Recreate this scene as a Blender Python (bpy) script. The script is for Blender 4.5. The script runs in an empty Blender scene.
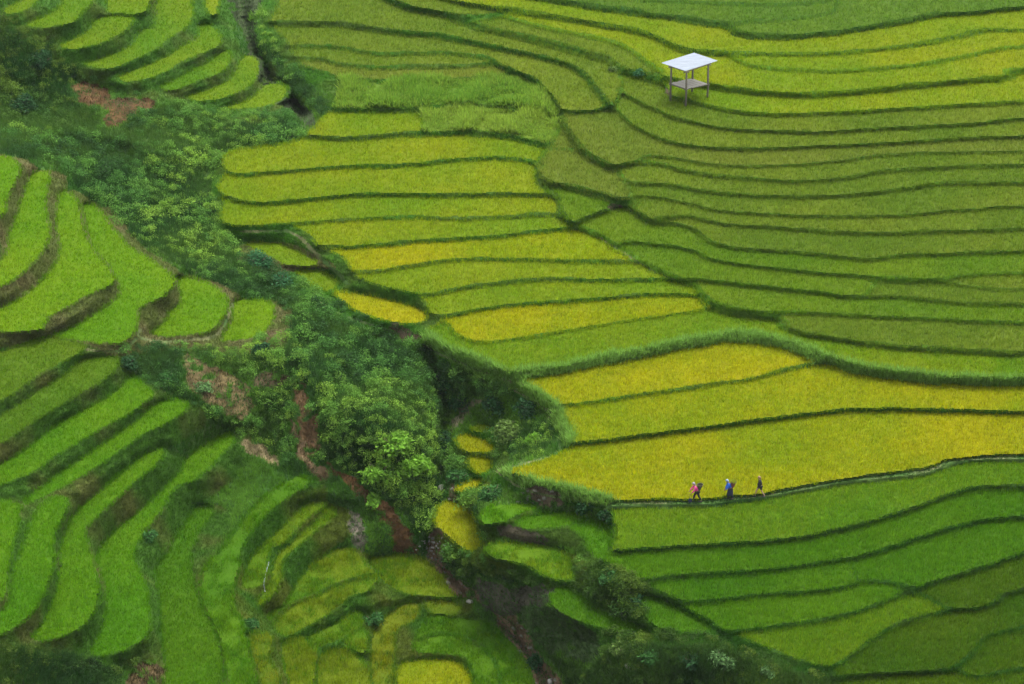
import bpy, math, random
import numpy as np
from collections import deque
random.seed(7); rng = np.random.default_rng(7)
C = bpy.data.collections.new('scene'); bpy.context.scene.collection.children.link(C)
scene = bpy.context.scene

# ------------------------------------------------------------------ camera model (used to survey the hillside)
W, H = 1024, 684
PITCH = math.radians(28.0); DIST = 225.0; LENS = 100.0; FPX = W * LENS / 36.0
CAM = np.array([0.0, -DIST * math.cos(PITCH), DIST * math.sin(PITCH)])
FWD = np.array([0.0, math.cos(PITCH), -math.sin(PITCH)])
UPV = np.array([0.0, math.sin(PITCH), math.cos(PITCH)])
def ray(u, v):
    u = np.asarray(u, float); v = np.asarray(v, float)
    a = (u - W / 2) / FPX; b = (H / 2 - v) / FPX
    return np.stack([a + 0 * b, FWD[1] + b * UPV[1] + 0 * a, FWD[2] + b * UPV[2] + 0 * a], -1)
def place(u, v, z):
    r = ray(u, v); t = (np.asarray(z) - CAM[2]) / r[..., 2]
    return CAM + r * t[..., None]
def scale_at(v):            # pixels per metre across the view
    r = ray(W / 2, v); return FPX / (-CAM[2] / r[..., 2])
def height_at(xy, v):       # height of the point above ground position xy that is seen in row v
    k = (H / 2 - v) / FPX
    y = xy[1] - CAM[1]
    return CAM[2] + y * (FWD[2] + k * UPV[2]) / (FWD[1] + k * UPV[1])

# ------------------------------------------------------------------ small numeric helpers
def _hash(ix, iy, s):
    n = (ix * 374761393 + iy * 668265263 + s * 1442695041) & 0xffffffff
    n = ((n ^ (n >> 13)) * 1274126177) & 0xffffffff
    return ((n ^ (n >> 16)) & 0xffff) / 65535.0
def vnoise(x, y, s=0):
    x = np.asarray(x, float); y = np.asarray(y, float)
    ix = np.floor(x).astype(np.int64); iy = np.floor(y).astype(np.int64)
    fx = x - ix; fy = y - iy; fx = fx * fx * (3 - 2 * fx); fy = fy * fy * (3 - 2 * fy)
    a = _hash(ix, iy, s); b = _hash(ix + 1, iy, s); c = _hash(ix, iy + 1, s); d = _hash(ix + 1, iy + 1, s)
    return (a * (1 - fx) + b * fx) * (1 - fy) + (c * (1 - fx) + d * fx) * fy
def fbm(x, y, s=0, o=4):
    r = 0; a = .5; t = 0
    for k in range(o):
        r = r + a * vnoise(x * 2 ** k + 17.3 * k, y * 2 ** k - 9.1 * k, s + k); t += a; a *= .5
    return r / t
def spline(pts, closed=False, n=6):
    P = np.array(pts, float); N = len(P); out = []
    seg = N if closed else N - 1
    for i in range(seg):
        if closed: p0, p1, p2, p3 = P[(i - 1) % N], P[i], P[(i + 1) % N], P[(i + 2) % N]
        else: p0, p1, p2, p3 = P[max(i - 1, 0)], P[i], P[i + 1], P[min(i + 2, N - 1)]
        L = np.hypot(*(p2 - p1)[:2]); k = max(2, int(L / 4))
        for t in np.linspace(0, 1, k, endpoint=False):
            out.append(.5 * ((2 * p1) + (-p0 + p2) * t + (2 * p0 - 5 * p1 + 4 * p2 - p3) * t * t + (-p0 + 3 * p1 - 3 * p2 + p3) * t ** 3))
    if not closed: out.append(P[-1])
    return np.array(out)

# ------------------------------------------------------------------ survey grid
def axis(lo, hi, step, far_lo, far_hi):
    a = list(np.arange(lo, hi + .01, step)); s = step
    while a[-1] < far_hi: s *= 1.18; a.append(a[-1] + s)
    s = step
    while a[0] > far_lo: s *= 1.18; a.insert(0, a[0] - s)
    return np.array(a)
US = axis(-60, 1084, 2.0, -420, 1440); VS = axis(-40, 724, 1.0, -230, 900)
NU, NV = len(US), len(VS)
UU, VV = np.meshgrid(US, VS)           # shape (NV, NU)
# wobble so that traced edges are uneven
UW = UU + 1.6 * (fbm(UU / 9, VV / 6, 3, 3) - .5) * 2; VW = VV + 1.1 * (fbm(UU / 7, VV / 9, 5, 3) - .5) * 2
def pip(poly, X, Y):
    ins = np.zeros(X.shape, bool); n = len(poly); j = n - 1
    for i in range(n):
        xi, yi = poly[i][:2]; xj, yj = poly[j][:2]
        if yi != yj:
            c = ((yi > Y) != (yj > Y)) & (X < (xj - xi) * (Y - yi) / (yj - yi) + xi)
            ins ^= c
        j = i
    return ins
def window(pts, m):
    P = np.array(pts)[:, :2]
    i0 = np.searchsorted(US, P[:, 0].min() - m); i1 = np.searchsorted(US, P[:, 0].max() + m)
    j0 = np.searchsorted(VS, P[:, 1].min() - m); j1 = np.searchsorted(VS, P[:, 1].max() + m)
    return slice(max(j0 - 1, 0), j1 + 1), slice(max(i0 - 1, 0), i1 + 1)
def fill(pts, smooth=True, wob=1.0):
    P = spline(pts, True) if smooth else np.array(pts, float)
    m = np.zeros(UU.shape, bool); w = window(P, 4)
    X = UU[w] + wob * (UW[w] - UU[w]); Y = VV[w] + wob * (VW[w] - VV[w])
    m[w] = pip(P, X, Y); return m
def stroke(pts, w0, w1=None, wob=1.0, min_w=1.6):
    P = spline([p[:2] for p in pts]); w1 = w0 if w1 is None else w1
    m = np.zeros(UU.shape, bool); n = len(P)
    for k in range(n - 1):
        a, b = P[k], P[k + 1]; wd = (w0 + (w1 - w0) * k / max(n - 1, 1)) * (.72 + .56 * float(vnoise(a[0] / 19, a[1] / 13, 88)))
        ja = min(np.searchsorted(VS, a[1]), NV - 1); ia = min(np.searchsorted(US, a[0]), NU - 1)
        out = max(VS[ja] - VS[ja - 1] if ja else 9, (US[ia] - US[ia - 1]) / 2 if ia else 9)
        wd = max(min_w, wd, 1.7 * out if out > 1.05 else 0) / 2
        wn = window([a, b], wd + 3)
        X = UU[wn] + .6 * wob * (UW[wn] - UU[wn]); Y = VV[wn] + .6 * wob * (VW[wn] - VV[wn])
        d = b - a; L2 = max((d * d).sum(), 1e-6)
        t = np.clip(((X - a[0]) * d[0] + (Y - a[1]) * d[1]) / L2, 0, 1)
        m[wn] |= np.hypot((X - a[0] - t * d[0]), (Y - a[1] - t * d[1])) < wd
    return m

# ------------------------------------------------------------------ survey of the terraces
HILL = [(267,-120),(278,0),(275,15),(268,23),(275,29),(286,40),(292,48),(296,60),(306,66),(326,72),(340,80),(343,92),(335,105),(328,113),(320,121),(312,131),(303,138),(285,144),(262,147),(240,150),(226,156),(223,163),(228,172),(221,180),(218,188),(221,196),(226,203),(222,214),(224,225),(245,229),(285,227),(300,230),(312,238),(318,248),(330,251),(345,259),(352,272),(356,279),(372,285),(400,293),(424,300),(430,312),(442,320),(441,327),(428,332),(455,349),(490,362),(522,380),(560,407),(574,443),(542,462),(512,471),(537,480),(575,488),(612,499),(613,508),(617,530),(613,550),(605,557),(610,568),(630,582),(652,585),(660,596),(683,608),(712,627),(724,636),(735,638),(760,650),(785,661),(812,670),(838,680),(840,800),(1215,800),(1215,-120)]
LINES = [ # polyline, start width, end width
 ([(440,-140),(480,-70),(560,-14),(630,-2),(637,0),(700,3),(737,4.5),(775,5),(812,3),(833,-1),(840,-10),(845,-60),(845,-140)],3.8,3.8),
 ([(733,24),(755,22),(775,21),(812,17),(832,12),(836,5),(838,-12)],3.4,3.2),
 ([(390,-140),(430,-70),(490,-18),(510,-9),(530,-3),(575,4),(600,8.5),(625,11),(650,15),(680,19),(705,23),(730,26)],6.5,6.5),
 ([(730,25),(733,31),(745,35),(768,37),(793,37),(818,35),(843,32),(868,28),(893,24),(918,19),(938,14.5)],7,6.5),
 ([(938,14.5),(968,14),(993,11),(1030,8),(1300,-10)],4,4),
 ([(345,-140),(380,-60),(410,-16),(425,-8),(437,-3),(470,5),(500,9.5)],3,4),
 ([(500,9.5),(540,15),(575,21),(612,27),(640,32),(656,38),(670,45),(685,50.5),(725,54),(750,54.5)],5.5,6),
 ([(750,54.5),(800,54.5),(830,54),(868,51),(918,45),(968,35),(985,31)],4,5),
 ([(968,33),(993,30),(1024,31),(1300,32)],4,4),
 ([(505,17),(525,23),(550,29),(575,34),(600,39),(620,45),(635,54),(650,65),(662,72)],3.2,5),
 ([(300,-140),(335,-60),(375,-10),(398,4),(410,8),(437,13),(465,18),(490,17),(507,13)],7,6),
 ([(450,17),(467,23),(485,29),(525,38),(562,47),(585,54),(607,60),(620,70),(650,78),(664,80)],7,9),
 ([(262,24),(300,24),(340,25),(375,30),(400,33),(437,36),(462,41),(500,49),(525,54),(550,60),(575,69),(588,80),(600,95),(610,108)],5.5,6.5),
 ([(556,110),(570,113),(590,112),(612,108),(620,113)],4,4),
 ([(616,68),(622,80),(620,94),(612,110)],3.4,3.4),
 ([(626,182),(630,192),(633,202)],3.2,3.6),
 
 ([(288,47),(325,47),(350,50),(375,54),(412,54),(450,54),(485,58),(495,63)],3.5,4),
 ([(495,63),(512,72),(535,82),(550,97),(560,112),(564,125),(570,134),(577,145),(590,157),(607,166),(617,169)],5.5,6),
 ([(290,59),(320,60),(340,65),(375,68),(412,67),(450,67),(487,65),(497,64)],4,4),
 ([(335,79),(375,81),(412,81),(450,80),(500,76),(512,73)],3.2,3),
 ([(488,87),(505,89),(530,91)],2.4,2),
 ([(328,110),(375,111),(412,110),(462,107),(487,107),(512,110),(535,112),(550,117),(562,122)],4.5,5),
 ([(300,137),(320,138),(350,139),(387,136),(425,134),(475,134),(512,138),(537,144),(550,147)],4.5,6),
 ([(222,172),(235,174.5),(250,175),(300,171),(350,167),(387,166.5),(425,164),(450,161),(500,159),(535,163),(542,166)],3.4,4.5),
 ([(214,190),(220,194),(237,201),(262,204),(300,201),(337,197),(375,195),(412,195),(450,196),(500,195),(550,196),(560,198)],3.5,4.5),
 ([(220,222),(232,226),(245,227),(287,225),(325,222),(375,219),(412,218),(450,219),(500,218),(537,215),(562,216)],3,4),
 ([(283,227),(296,229),(308,236),(316,246)],3,4),
 ([(316,247),(350,248),(387,245),(425,241.5),(450,240),(500,237),(537,232),(575,229)],4,4.5),
 ([(350,273),(375,272),(400,268),(437,262.5),(462,260),(512,260),(550,261),(587,262),(625,262),(640,261)],3.2,4),
 ([(350,277),(375,286),(400,292),(415,295),(430,296),(450,291),(487,285),(525,281),(562,280),(600,281),(656,280),(680,281)],4.5,4.2),
 ([(426,318),(450,316),(475,311),(512,306),(550,303),(600,299.5),(640,296),(675,295),(700,297)],4,3.5),
 ([(432,318),(444,322),(450,327),(455,334),(465,339),(482,343),(500,342),(537,336),(575,330),(625,321.5),(656,317.5),(675,315),(710,309)],2.4,2.4),
 ([(505,378),(530,373),(562,370),(600,361),(637,355),(675,346.5),(712,340),(740,337),(762,339),(787,345),(812,354)],9,11),
 ([(812,354),(837,363),(856,369),(880,373),(918,378),(955,380.5),(1024,382),(1300,384)],10,7),
 ([(556,407),(600,402),(637,396),(675,391),(712,385),(750,380),(787,370),(822,363),(838,362)],3.4,3.6),
 ([(568,445),(600,442),(637,437),(700,429),(750,422),(800,416),(843,411),(893,410),(943,411),(1024,413),(1300,415)],3.8,4),
 # terraces under the walkers' path
 ([(608,553),(650,550),(700,547),(750,544),(800,539),(820,536)],5,5),
 ([(815,536),(868,524),(915,509),(949,496),(982,489),(1024,488),(1300,488)],5.5,7),
 ([(600,562),(612,570),(632,580),(650,581),(687,576.5),(750,573),(800,567),(860,558)],6,5),
 ([(860,558),(915,541),(965,526),(1024,518),(1300,500)],5,5.5),
 ([(648,588),(665,596),(682,603),(712,602),(762,596),(812,593),(850,587),(862,582),(895,584),(915,589),(949,579),(982,569),(1024,554),(1300,450)],5,5.5),
 ([(849,558),(853,573),(860,584)],2.8,2.8),
 ([(678,606),(705,620),(725,632),(750,631),(775,628),(812,622.5),(843,617),(880,605),(903,596),(918,593)],4,5.5),
 ([(895,590),(923,597),(948,609),(980,609),(1005,599),(1024,590),(1300,520)],4,5),
 ([(725,634),(762,648),(787,658),(812,666),(830,668),(845,662),(857,653),(873,640),(893,628),(923,618),(950,612)],4.5,5.5),
 ([(838,679),(893,674),(943,672),(960,665),(975,652),(985,639),(1005,633),(1024,629),(1300,570)],5,5.5),
 ([(955,668),(968,677),(993,677),(1024,670),(1300,640)],4.5,5),
 # terraces right of the hut
 ([(730,54),(736,60),(750,66),(775,69),(812,71),(830,72),(868,70),(918,65),(955,59),(993,51),(1030,47),(1300,30)],4,4),
 ([(662,78),(676,81),(690,84),(707,86),(737,90),(775,94),(812,95),(868,91),(918,86),(968,81),(1008,78),(1016,73),(1030,71),(1300,60)],7,6),
 ([(664,82),(667,91),(672,98),(690,101),(707,106),(737,112),(775,115),(830,114),(893,110),(943,107),(1030,102),(1300,90)],4,4),
 ([(618,90),(628,97),(640,103),(660,112),(675,118),(712,127),(750,131),(800,132.5),(818,133),(868,130),(943,126),(980,124),(1030,119),(1300,105)],3,3.6),
 ([(618,112),(628,122),(642,131),(662,140),(687,146),(725,149),(762,149.5),(812,147),(868,145),(918,142),(968,139),(1030,137),(1300,128)],3.4,3),
 ([(636,163),(644,157),(652,156),(675,159),(712,165),(750,167),(800,165),(843,161),(880,156),(918,154),(968,153),(1024,152),(1300,148)],2.6,3),
 ([(600,161),(615,167),(637,163),(662,165),(687,172),(725,177),(775,181),(805,182),(843,179),(880,172),(918,169),(968,167),(1024,166),(1300,160)],4.5,4),
 ([(616,168),(620,175),(626,182),(642,184),(675,186),(700,191),(737,195),(775,197),(818,197),(868,194),(905,189),(943,184),(980,183),(1024,184),(1300,182)],4,4.6),
 ([(633,196),(655,198),(675,201),(700,207),(725,212),(775,215),(818,217),(868,217),(905,216),(943,212),(980,210),(1024,207),(1300,204)],2.8,3),
 ([(626,200),(632,208),(640,215),(652,222),(667,223)],6,5),
 ([(650,222),(660,219),(680,217),(700,219),(725,225),(775,228),(812,231),(856,234),(893,234),(943,232),(993,231),(1024,230),(1300,228)],3.8,4),
 ([(664,224),(680,225),(695,230),(707,240),(725,247),(750,250),(787,252),(825,256),(868,260),(905,256),(943,255),(1024,252),(1300,250)],3.6,4),
 ([(612,248),(622,244),(634,243),(655,245),(675,247),(695,252),(712,260),(750,266),(787,270),(825,274),(868,277),(905,278)],2.8,3.4),
 ([(872,280),(905,281),(948,281)],6.5,7),
 ([(943,279),(980,275.5),(1024,274),(1300,270)],3.5,4),
 ([(945,283),(980,288),(1024,290),(1300,290)],3,3.4),
 ([(686,281),(697,280),(707,281),(750,286),(787,290),(825,294),(843,297),(863,297),(870,291),(876,284)],4,4.6),
 ([(863,297),(890,297),(918,299),(955,303),(1024,305),(1300,306)],4,4),
 ([(700,292),(712,302),(735,309),(768,313),(793,313),(818,314),(868,317),(918,319),(968,322),(1024,323.5),(1300,325)],4.5,4),
 ([(778,320),(783,328),(805,334),(843,340.5),(893,347),(943,350),(993,353),(1024,354),(1300,356)],5,5.5),
 ([(564,121),(557,134),(549,147)],2.8,3),
 ([(417,110),(423,123),(419,137)],1.9,1.9),
 # bank and ditch that divide the middle flight from the right one
 ([(552,146),(545,153),(538,165),(538,178),(542,187),(556,197),(561,213),(573,225),(584,230)],5,6),
 ([(547,149),(572,150)],2.2,2.2),
 ([(538,178),(550,184),(575,189),(600,196),(615,200)],6,7),
 ([(608,203),(620,203),(634,202)],9,9),
 ([(575,224),(585,219),(600,213),(614,209)],3.4,3.4),
 ([(578,228),(600,237),(625,253),(650,267),(675,278),(697,288),(702,300),(712,308),(730,313),(755,317),(780,319),(787,328)],6.5,7),
 # the walkers' path with its two banks
 ([(600,503),(613,505),(640,504),(690,504),(715,503),(733,500.5),(760,497.5),(782,493.5),(815,487.5),(849,481.5),(890,477),(929,471),(949,463)],10,7.5),
 ([(949,463),(975,460),(1024,458),(1300,456)],7,7),
]
FIELDS = [ # left-hand hillside and the small plots in the gully, one outline each
 [(5,8),(20,2),(38,-10),(33,7),(15,14),(4,14)],
 [(27,24),(50,14),(62,3),(70,-20),(98,-20),(92,2),(82,13),(72,23),(55,26),(40,29)],
 [(107,11),(114,-20),(150,-20),(148,7),(138,14),(118,13)],
 [(59,46),(85,33),(98,18),(110,16),(132,17),(126,30),(108,41),(84,48),(67,49)],
 [(85,64),(112,55),(132,45),(141,30),(154,25),(160,-20),(186,-20),(193,12),(188,26),(170,38),(156,49),(135,60),(108,69)],
 [(117,77),(140,68),(160,60),(180,48),(197,38),(200,25),(210,25),(222,38),(218,46),(200,55),(180,63),(162,74),(140,80),(125,82)],
 [(162,86),(187,73),(210,60),(222,51),(230,53),(229,66),(220,73),(200,81),(175,90),(163,89)],
 [(187,96),(212,88),(232,78),(240,60),(250,55),(260,66),(254,82),(240,92),(220,99),(195,101)],
 [(227,107),(250,98),(265,85),(282,84),(287,92),(280,102),(257,108),(235,109)],
 [(205,-10),(218,-4),(215,15),(207,12)],
 [(-70,150),(0,157),(15,160),(20,170),(15,182),(5,202),(0,217),(-70,250)],
 [(32,173),(47,172),(48,185),(45,205),(49,235),(40,255),(20,275),(0,287),(-70,310),(-70,275),(0,260),(10,232),(20,205),(27,182)],
 [(60,193),(72,195),(80,212),(87,242),(110,270),(113,283),(95,292),(65,308),(48,318),(45,325),(30,331),(-70,331),(-70,320),(0,308),(32,290),(55,265),(60,250),(57,225)],
 [(82,205),(93,205),(105,218),(125,243),(150,260),(170,275),(173,287),(160,298),(138,310),(136,325),(125,342),(88,342),(55,335),(75,327),(97,313),(117,298),(120,288),(108,267),(92,247),(87,225)],
 [(177,276),(212,285),(225,297),(228,310),(222,318),(210,331),(175,336),(151,334),(165,322),(170,312),(181,300),(180,288)],
 [(235,301),(267,302),(274,312),(262,335),(228,341),(222,338),(233,320)],
 [(-70,365),(0,352),(47,337),(85,347),(72,357),(37,377),(0,402),(-70,430)],
 [(-70,450),(0,415),(37,392),(65,375),(82,360),(115,357),(117,368),(100,382),(70,400),(37,420),(0,445),(-70,485)],
 [(-70,500),(0,465),(25,450),(62,422),(100,402),(122,387),(130,376),(150,390),(152,397),(135,410),(100,430),(62,452),(32,473),(0,486),(-70,515)],
 [(27,500),(62,472),(100,447),(137,420),(160,402),(185,402),(186,410),(170,422),(140,437),(112,457),(82,477),(55,492),(30,504)],
 [(-70,500),(0,502),(18,505),(20,515),(12,550),(7,575),(0,600),(-70,625)],
 [(45,502),(65,498),(66,510),(54,535),(53,563),(40,600),(25,620),(0,635),(-50,645),(-50,625),(0,612),(10,595),(15,568),(22,550),(32,520)],
 [(62,540),(75,512),(100,492),(125,470),(150,452),(162,450),(160,460),(135,482),(105,510),(85,530),(87,543),(97,578),(95,608),(80,628),(50,640),(33,638),(45,618),(57,588),(60,560)],
 [(97,555),(105,540),(140,510),(160,492),(180,472),(190,455),(220,435),(232,432),(234,442),(215,462),(195,480),(175,488),(160,512),(140,540),(133,558),(145,588),(148,633),(125,650),(97,656),(92,650),(105,618),(104,583),(98,563)],
 [(185,522),(200,505),(213,510),(205,525),(195,540),(190,562),(197,595),(212,625),(222,663),(220,760),(150,760),(165,680),(162,638),(160,600),(155,570),(170,550)],
 [(300,476),(310,482),(290,497),(272,510),(252,532),(242,547),(238,570),(232,600),(240,622),(248,650),(256,684),(260,760),(230,760),(228,680),(216,640),(202,605),(205,570),(222,550),(240,527),(255,507),(277,487)],
 [(310,502),(325,505),(310,517),(295,532),(282,545),(270,550),(267,565),(262,585),(243,587),(250,560),(272,537),(290,520),(300,507)],
 [(330,507),(336,515),(315,532),(295,550),(282,562),(280,585),(262,605),(257,600),(270,585),(275,560),(295,540),(315,522)],
 [(300,578),(322,558),(345,549),(368,566),(378,580),(366,592),(350,597),(330,614),(305,628),(290,636),(277,632),(268,613),(285,605)],
 [(370,560),(407,555),(432,565),(450,590),(455,597),(412,595),(387,585)],
 [(310,636),(340,622),(355,612),(362,624),(345,637),(312,650)],
 [(242,636),(267,635),(272,643),(268,660),(278,677),(282,720),(268,715),(258,670)],
 [(320,657),(345,650),(360,660),(370,684),(370,760),(325,760),(318,690)],
 [(375,630),(390,613),(412,602),(420,607),(415,620),(399,630),(394,653),(390,760),(376,760),(371,655)],
 [(415,650),(430,618),(457,618),(487,623),(507,638),(527,663),(535,690),(545,760),(483,760),(472,668),(447,655)],
 [(398,668),(410,661),(430,659),(455,662),(467,673),(472,690),(468,760),(400,760),(397,690)],
 [(343,641),(362,630),(368,641),(364,654),(346,646)],
 [(282,641),(305,641),(317,656),(312,690),(310,740),(292,740),(290,690),(284,665)],
 [(426,601),(454,602),(462,611),(452,616),(434,615)],
 [(245,244),(275,243),(300,252),(318,263),(310,266),(288,265),(268,257)],
 [(295,271),(320,270),(336,280),(334,289),(322,291),(308,282)],
 [(335,292),(370,296),(400,303),(424,312),(424,322),(400,323),(365,315),(345,303)],
 [(457,437),(470,435),(490,443),(493,451),(472,453),(460,448)],
 [(470,458),(480,457),(492,461),(490,470),(480,474),(470,466)],
 [(457,487),(480,479),(478,487),(460,493)],
 [(472,426),(490,425),(492,432),(474,432)],
 [(440,505),(455,502),(470,512),(477,530),(481,546),(467,551),(450,538),(436,525)],
 [(483,512),(500,505),(530,503),(538,508),(516,515),(510,520),(484,524)],
 [(520,519),(545,514),(575,512),(583,518),(565,526),(540,529),(520,528)],
 [(570,527),(590,521),(607,523),(611,546),(598,560),(590,548),(583,536)],
 [(487,546),(525,543),(562,550),(572,570),(573,580),(550,578),(525,565),(490,557)],
 [(635,598),(655,598),(688,614),(710,629),(690,632),(655,627),(650,612)],
 [(550,595),(570,586),(590,605),(625,620),(648,631),(612,630),(575,620),(552,606)],
]
PATH = [(613,505),(640,502.5),(687,502.5),(715,501.5),(733,499),(760,496),(782,492),(815,486),(849,480),(890,475.5),(929,470),(949,461.5),(975,458.5),(1024,457),(1100,456)]

hill = fill(HILL, True)
for pts, a, b in LINES:
    if np.mean([p[0] for p in pts]) > 640 and np.mean([p[1] for p in pts]) < 340: a, b = a * .82, b * .82
    hill &= ~stroke(pts, a, b)
lab = np.zeros(UU.shape, np.int32)
def components(mask):
    L = np.zeros(mask.shape, np.int32); n = 0; out = []
    flat = mask.ravel(); Lf = L.ravel(); w = mask.shape[1]; N = flat.size
    for s in np.flatnonzero(flat):
        if Lf[s]: continue
        n += 1; Lf[s] = n; q = [s]; cnt = 0
        while q:
            p = q.pop(); cnt += 1; x = p % w
            if x > 0 and flat[p - 1] and not Lf[p - 1]: Lf[p - 1] = n; q.append(p - 1)
            if x < w - 1 and flat[p + 1] and not Lf[p + 1]: Lf[p + 1] = n; q.append(p + 1)
            if p >= w and flat[p - w] and not Lf[p - w]: Lf[p - w] = n; q.append(p - w)
            if p < N - w and flat[p + w] and not Lf[p + w]: Lf[p + w] = n; q.append(p + w)
        out.append(cnt)
    return L, out
Lh, cnts = components(hill)
nf = 0
infr = (UU > 0) & (UU < W) & (VV > 0) & (VV < H)
for k, c in enumerate(cnts, 1):
    m = Lh == k
    if c < 60 or (m & infr).sum() < 12 and c < 400: continue
    nf += 1; lab[m] = nf
NHILL = nf
for f in FIELDS:
    m = fill(f, True, .8) & (lab == 0)
    ring = np.zeros_like(m)
    ring[:, 1:] |= lab[:, :-1] > 0; ring[:, :-1] |= lab[:, 1:] > 0; ring[1:] |= lab[:-1] > 0; ring[:-1] |= lab[1:] > 0
    nf += 1; lab[m & ~ring] = nf
CUTS = [([(270,624),(290,606),(315,596),(345,582),(384,572)],3,3),([(420,640),(440,634),(465,638),(490,655),(500,684),(505,770)],2.6,3)]
for pts, a, b in CUTS: lab[stroke(pts, a, b) & (lab > NHILL)] = 0
for k in range(NHILL + 1, nf + 1):
    Lc, cc = components(lab == k)
    if len(cc) > 1:
        big = int(np.argmax(cc)) + 1
        for q in range(1, len(cc) + 1):
            if q == big: continue
            if cc[q - 1] < 50: lab[Lc == q] = 0
            else: nf += 1; lab[Lc == q] = nf
path_m = stroke(PATH, 4.2, 4.2, .3) & (lab == 0)
nf += 1; PATHID = nf; lab[path_m] = nf

# ------------------------------------------------------------------ heights: rough relief first
CTRL = [(1000,0,9),(1000,160,6.2),(1000,340,3.0),(1000,450,1.0),(1000,684,-3.6),(700,0,9.2),(700,80,7.4),(700,250,4.2),(700,400,1.5),(700,503,0),(700,600,-2.6),(700,684,-6),
 (520,20,8.4),(540,150,5.2),(520,300,2.2),(560,400,0.8),(535,472,-.3),(500,490,-2.4),(300,10,7.8),(300,60,6.0),(330,120,4.2),(240,170,3.2),(240,215,2.4),(330,240,2.0),(430,318,1.2),(470,362,.6),(520,385,.3),(500,400,-.8),(545,430,-.5),
 (240,10,6.6),(262,75,4.2),(308,118,2.4),(215,160,1.8),(225,240,0.9),(280,300,-.4),(350,350,.2),(400,380,-.3),(415,440,-1.8),(360,420,-.4),(432,385,-1.6),(446,400,-3.4),(437,470,-5.0),(432,540,-6.9),(470,590,-8.3),(520,645,-9.7),(560,700,-10.6),
 (470,440,-3.4),(480,412,-2.2),(455,525,-5.4),(520,540,-2.8),(600,545,-2.0),(560,590,-4.4),(620,600,-3.0),(600,684,-7.6),(700,670,-4.6),(800,684,-4.2),
 (20,8,11.5),(90,0,10.8),(100,35,9.6),(170,20,9.0),(200,50,7.6),(250,75,5.6),(270,98,4.6),(200,115,3.6),(100,85,6.6),(0,60,9.4),(60,130,5.4),(150,170,3.6),(150,220,2.6),(0,130,7.2),
 (0,190,9),(30,230,7.6),(80,270,6.2),(130,290,4.9),(200,310,3.6),(250,320,2.6),(290,330,1.0),(340,330,-.4),(400,370,-1.8),(395,490,-4.6),(300,400,-1.0),(230,390,.2),(160,360,2.4),(250,440,-2.2),(330,470,-4.4),(400,540,-6.8),
 (30,370,5.4),(50,410,4.2),(80,435,3.0),(100,460,1.8),(10,540,2.4),(40,560,1.3),(75,580,.1),(120,570,-1.4),(190,600,-3.2),(220,600,-4.4),(270,560,-5.0),(320,590,-6.0),(410,575,-7.2),(350,660,-7.6),(430,640,-8.6),(500,670,-9.8),(60,684,-3),(170,684,-5),
 (-200,0,15),(-200,300,12),(-200,684,4),(1250,0,10.5),(1250,684,-1.8),(500,-120,11.5),(1000,-120,12),(100,-120,14),(500,850,-15),(1000,850,-7),(100,850,-9)]
cp = np.array(CTRL, float); XY = cp[:, :2] / 300.0
def tps(r2): return np.where(r2 > 0, .5 * r2 * np.log(np.maximum(r2, 1e-12)), 0)
D2 = ((XY[:, None] - XY[None]) ** 2).sum(-1); n = len(cp)
A = np.zeros((n + 3, n + 3)); A[:n, :n] = tps(D2) + np.eye(n) * .004; A[:n, n] = 1; A[:n, n + 1:] = XY; A[n, :n] = 1; A[n + 1:, :n] = XY.T
sol = np.linalg.solve(A, np.concatenate([cp[:, 2], [0, 0, 0]]))
def relief(u, v):
    u = np.clip(u, -260, 1300) / 300.0; v = np.clip(v, -160, 880) / 300.0
    r = sol[n] + sol[n + 1] * u + sol[n + 2] * v
    for k in range(n): r = r + sol[k] * tps((u - XY[k, 0]) ** 2 + (v - XY[k, 1]) ** 2)
    return r
# evaluate on a coarse grid, then interpolate
cu = np.linspace(US[0], US[-1], 140); cv = np.linspace(VS[0], VS[-1], 120)
CU, CV = np.meshgrid(cu, cv); ZC = relief(CU, CV)
iu = np.clip(np.searchsorted(cu, US) - 1, 0, len(cu) - 2); iv = np.clip(np.searchsorted(cv, VS) - 1, 0, len(cv) - 2)
fu = (US - cu[iu]) / (cu[iu + 1] - cu[iu]); fv = ((VS - cv[iv]) / (cv[iv + 1] - cv[iv]))[:, None]
Z0 = (ZC[iv][:, iu] * (1 - fu) + ZC[iv][:, iu + 1] * fu) * (1 - fv) + (ZC[iv + 1][:, iu] * (1 - fu) + ZC[iv + 1][:, iu + 1] * fu) * fv
# terrace levels from the height of the banks between them
gaps = {}
jr = np.flatnonzero((VS > -30) & (VS < 715)); ir = np.flatnonzero((US > -50) & (US < 1075))[::2]
for i in ir:
    col = lab[jr, i]; ch = np.flatnonzero(np.diff(col)) ; prev = None
    runs = []; s = 0
    for c in list(ch) + [len(col) - 1]:
        runs.append((col[s], s, c)); s = c + 1
    for k in range(len(runs) - 2):
        a, g, b = runs[k], runs[k + 1], runs[k + 2]
        if a[0] > 0 and g[0] == 0 and b[0] > 0 and a[0] != b[0]:
            L = g[2] - g[1] + 2
            if L < 34 and a[2] - a[1] >= 2: gaps.setdefault((a[0], b[0]), []).append((L, VS[jr[g[1]]]))
rows, rhs = [], []
for (a, b), g in gaps.items():
    if len(g) < 3: continue
    g = np.array(g); d = np.percentile(g[:, 0], 35); v = g[:, 1].mean()
    pitchv = PITCH + math.atan((v - H / 2) / FPX)
    r = np.zeros(nf); r[a - 1] = 1; r[b - 1] = -1; wt = min(1.0, len(g) / 20) * 1.0
    rows.append(r * wt); rhs.append(wt * .74 * d / (float(scale_at(v)) * math.cos(pitchv)))
cen = np.zeros((nf, 2)); area = np.zeros(nf)
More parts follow.
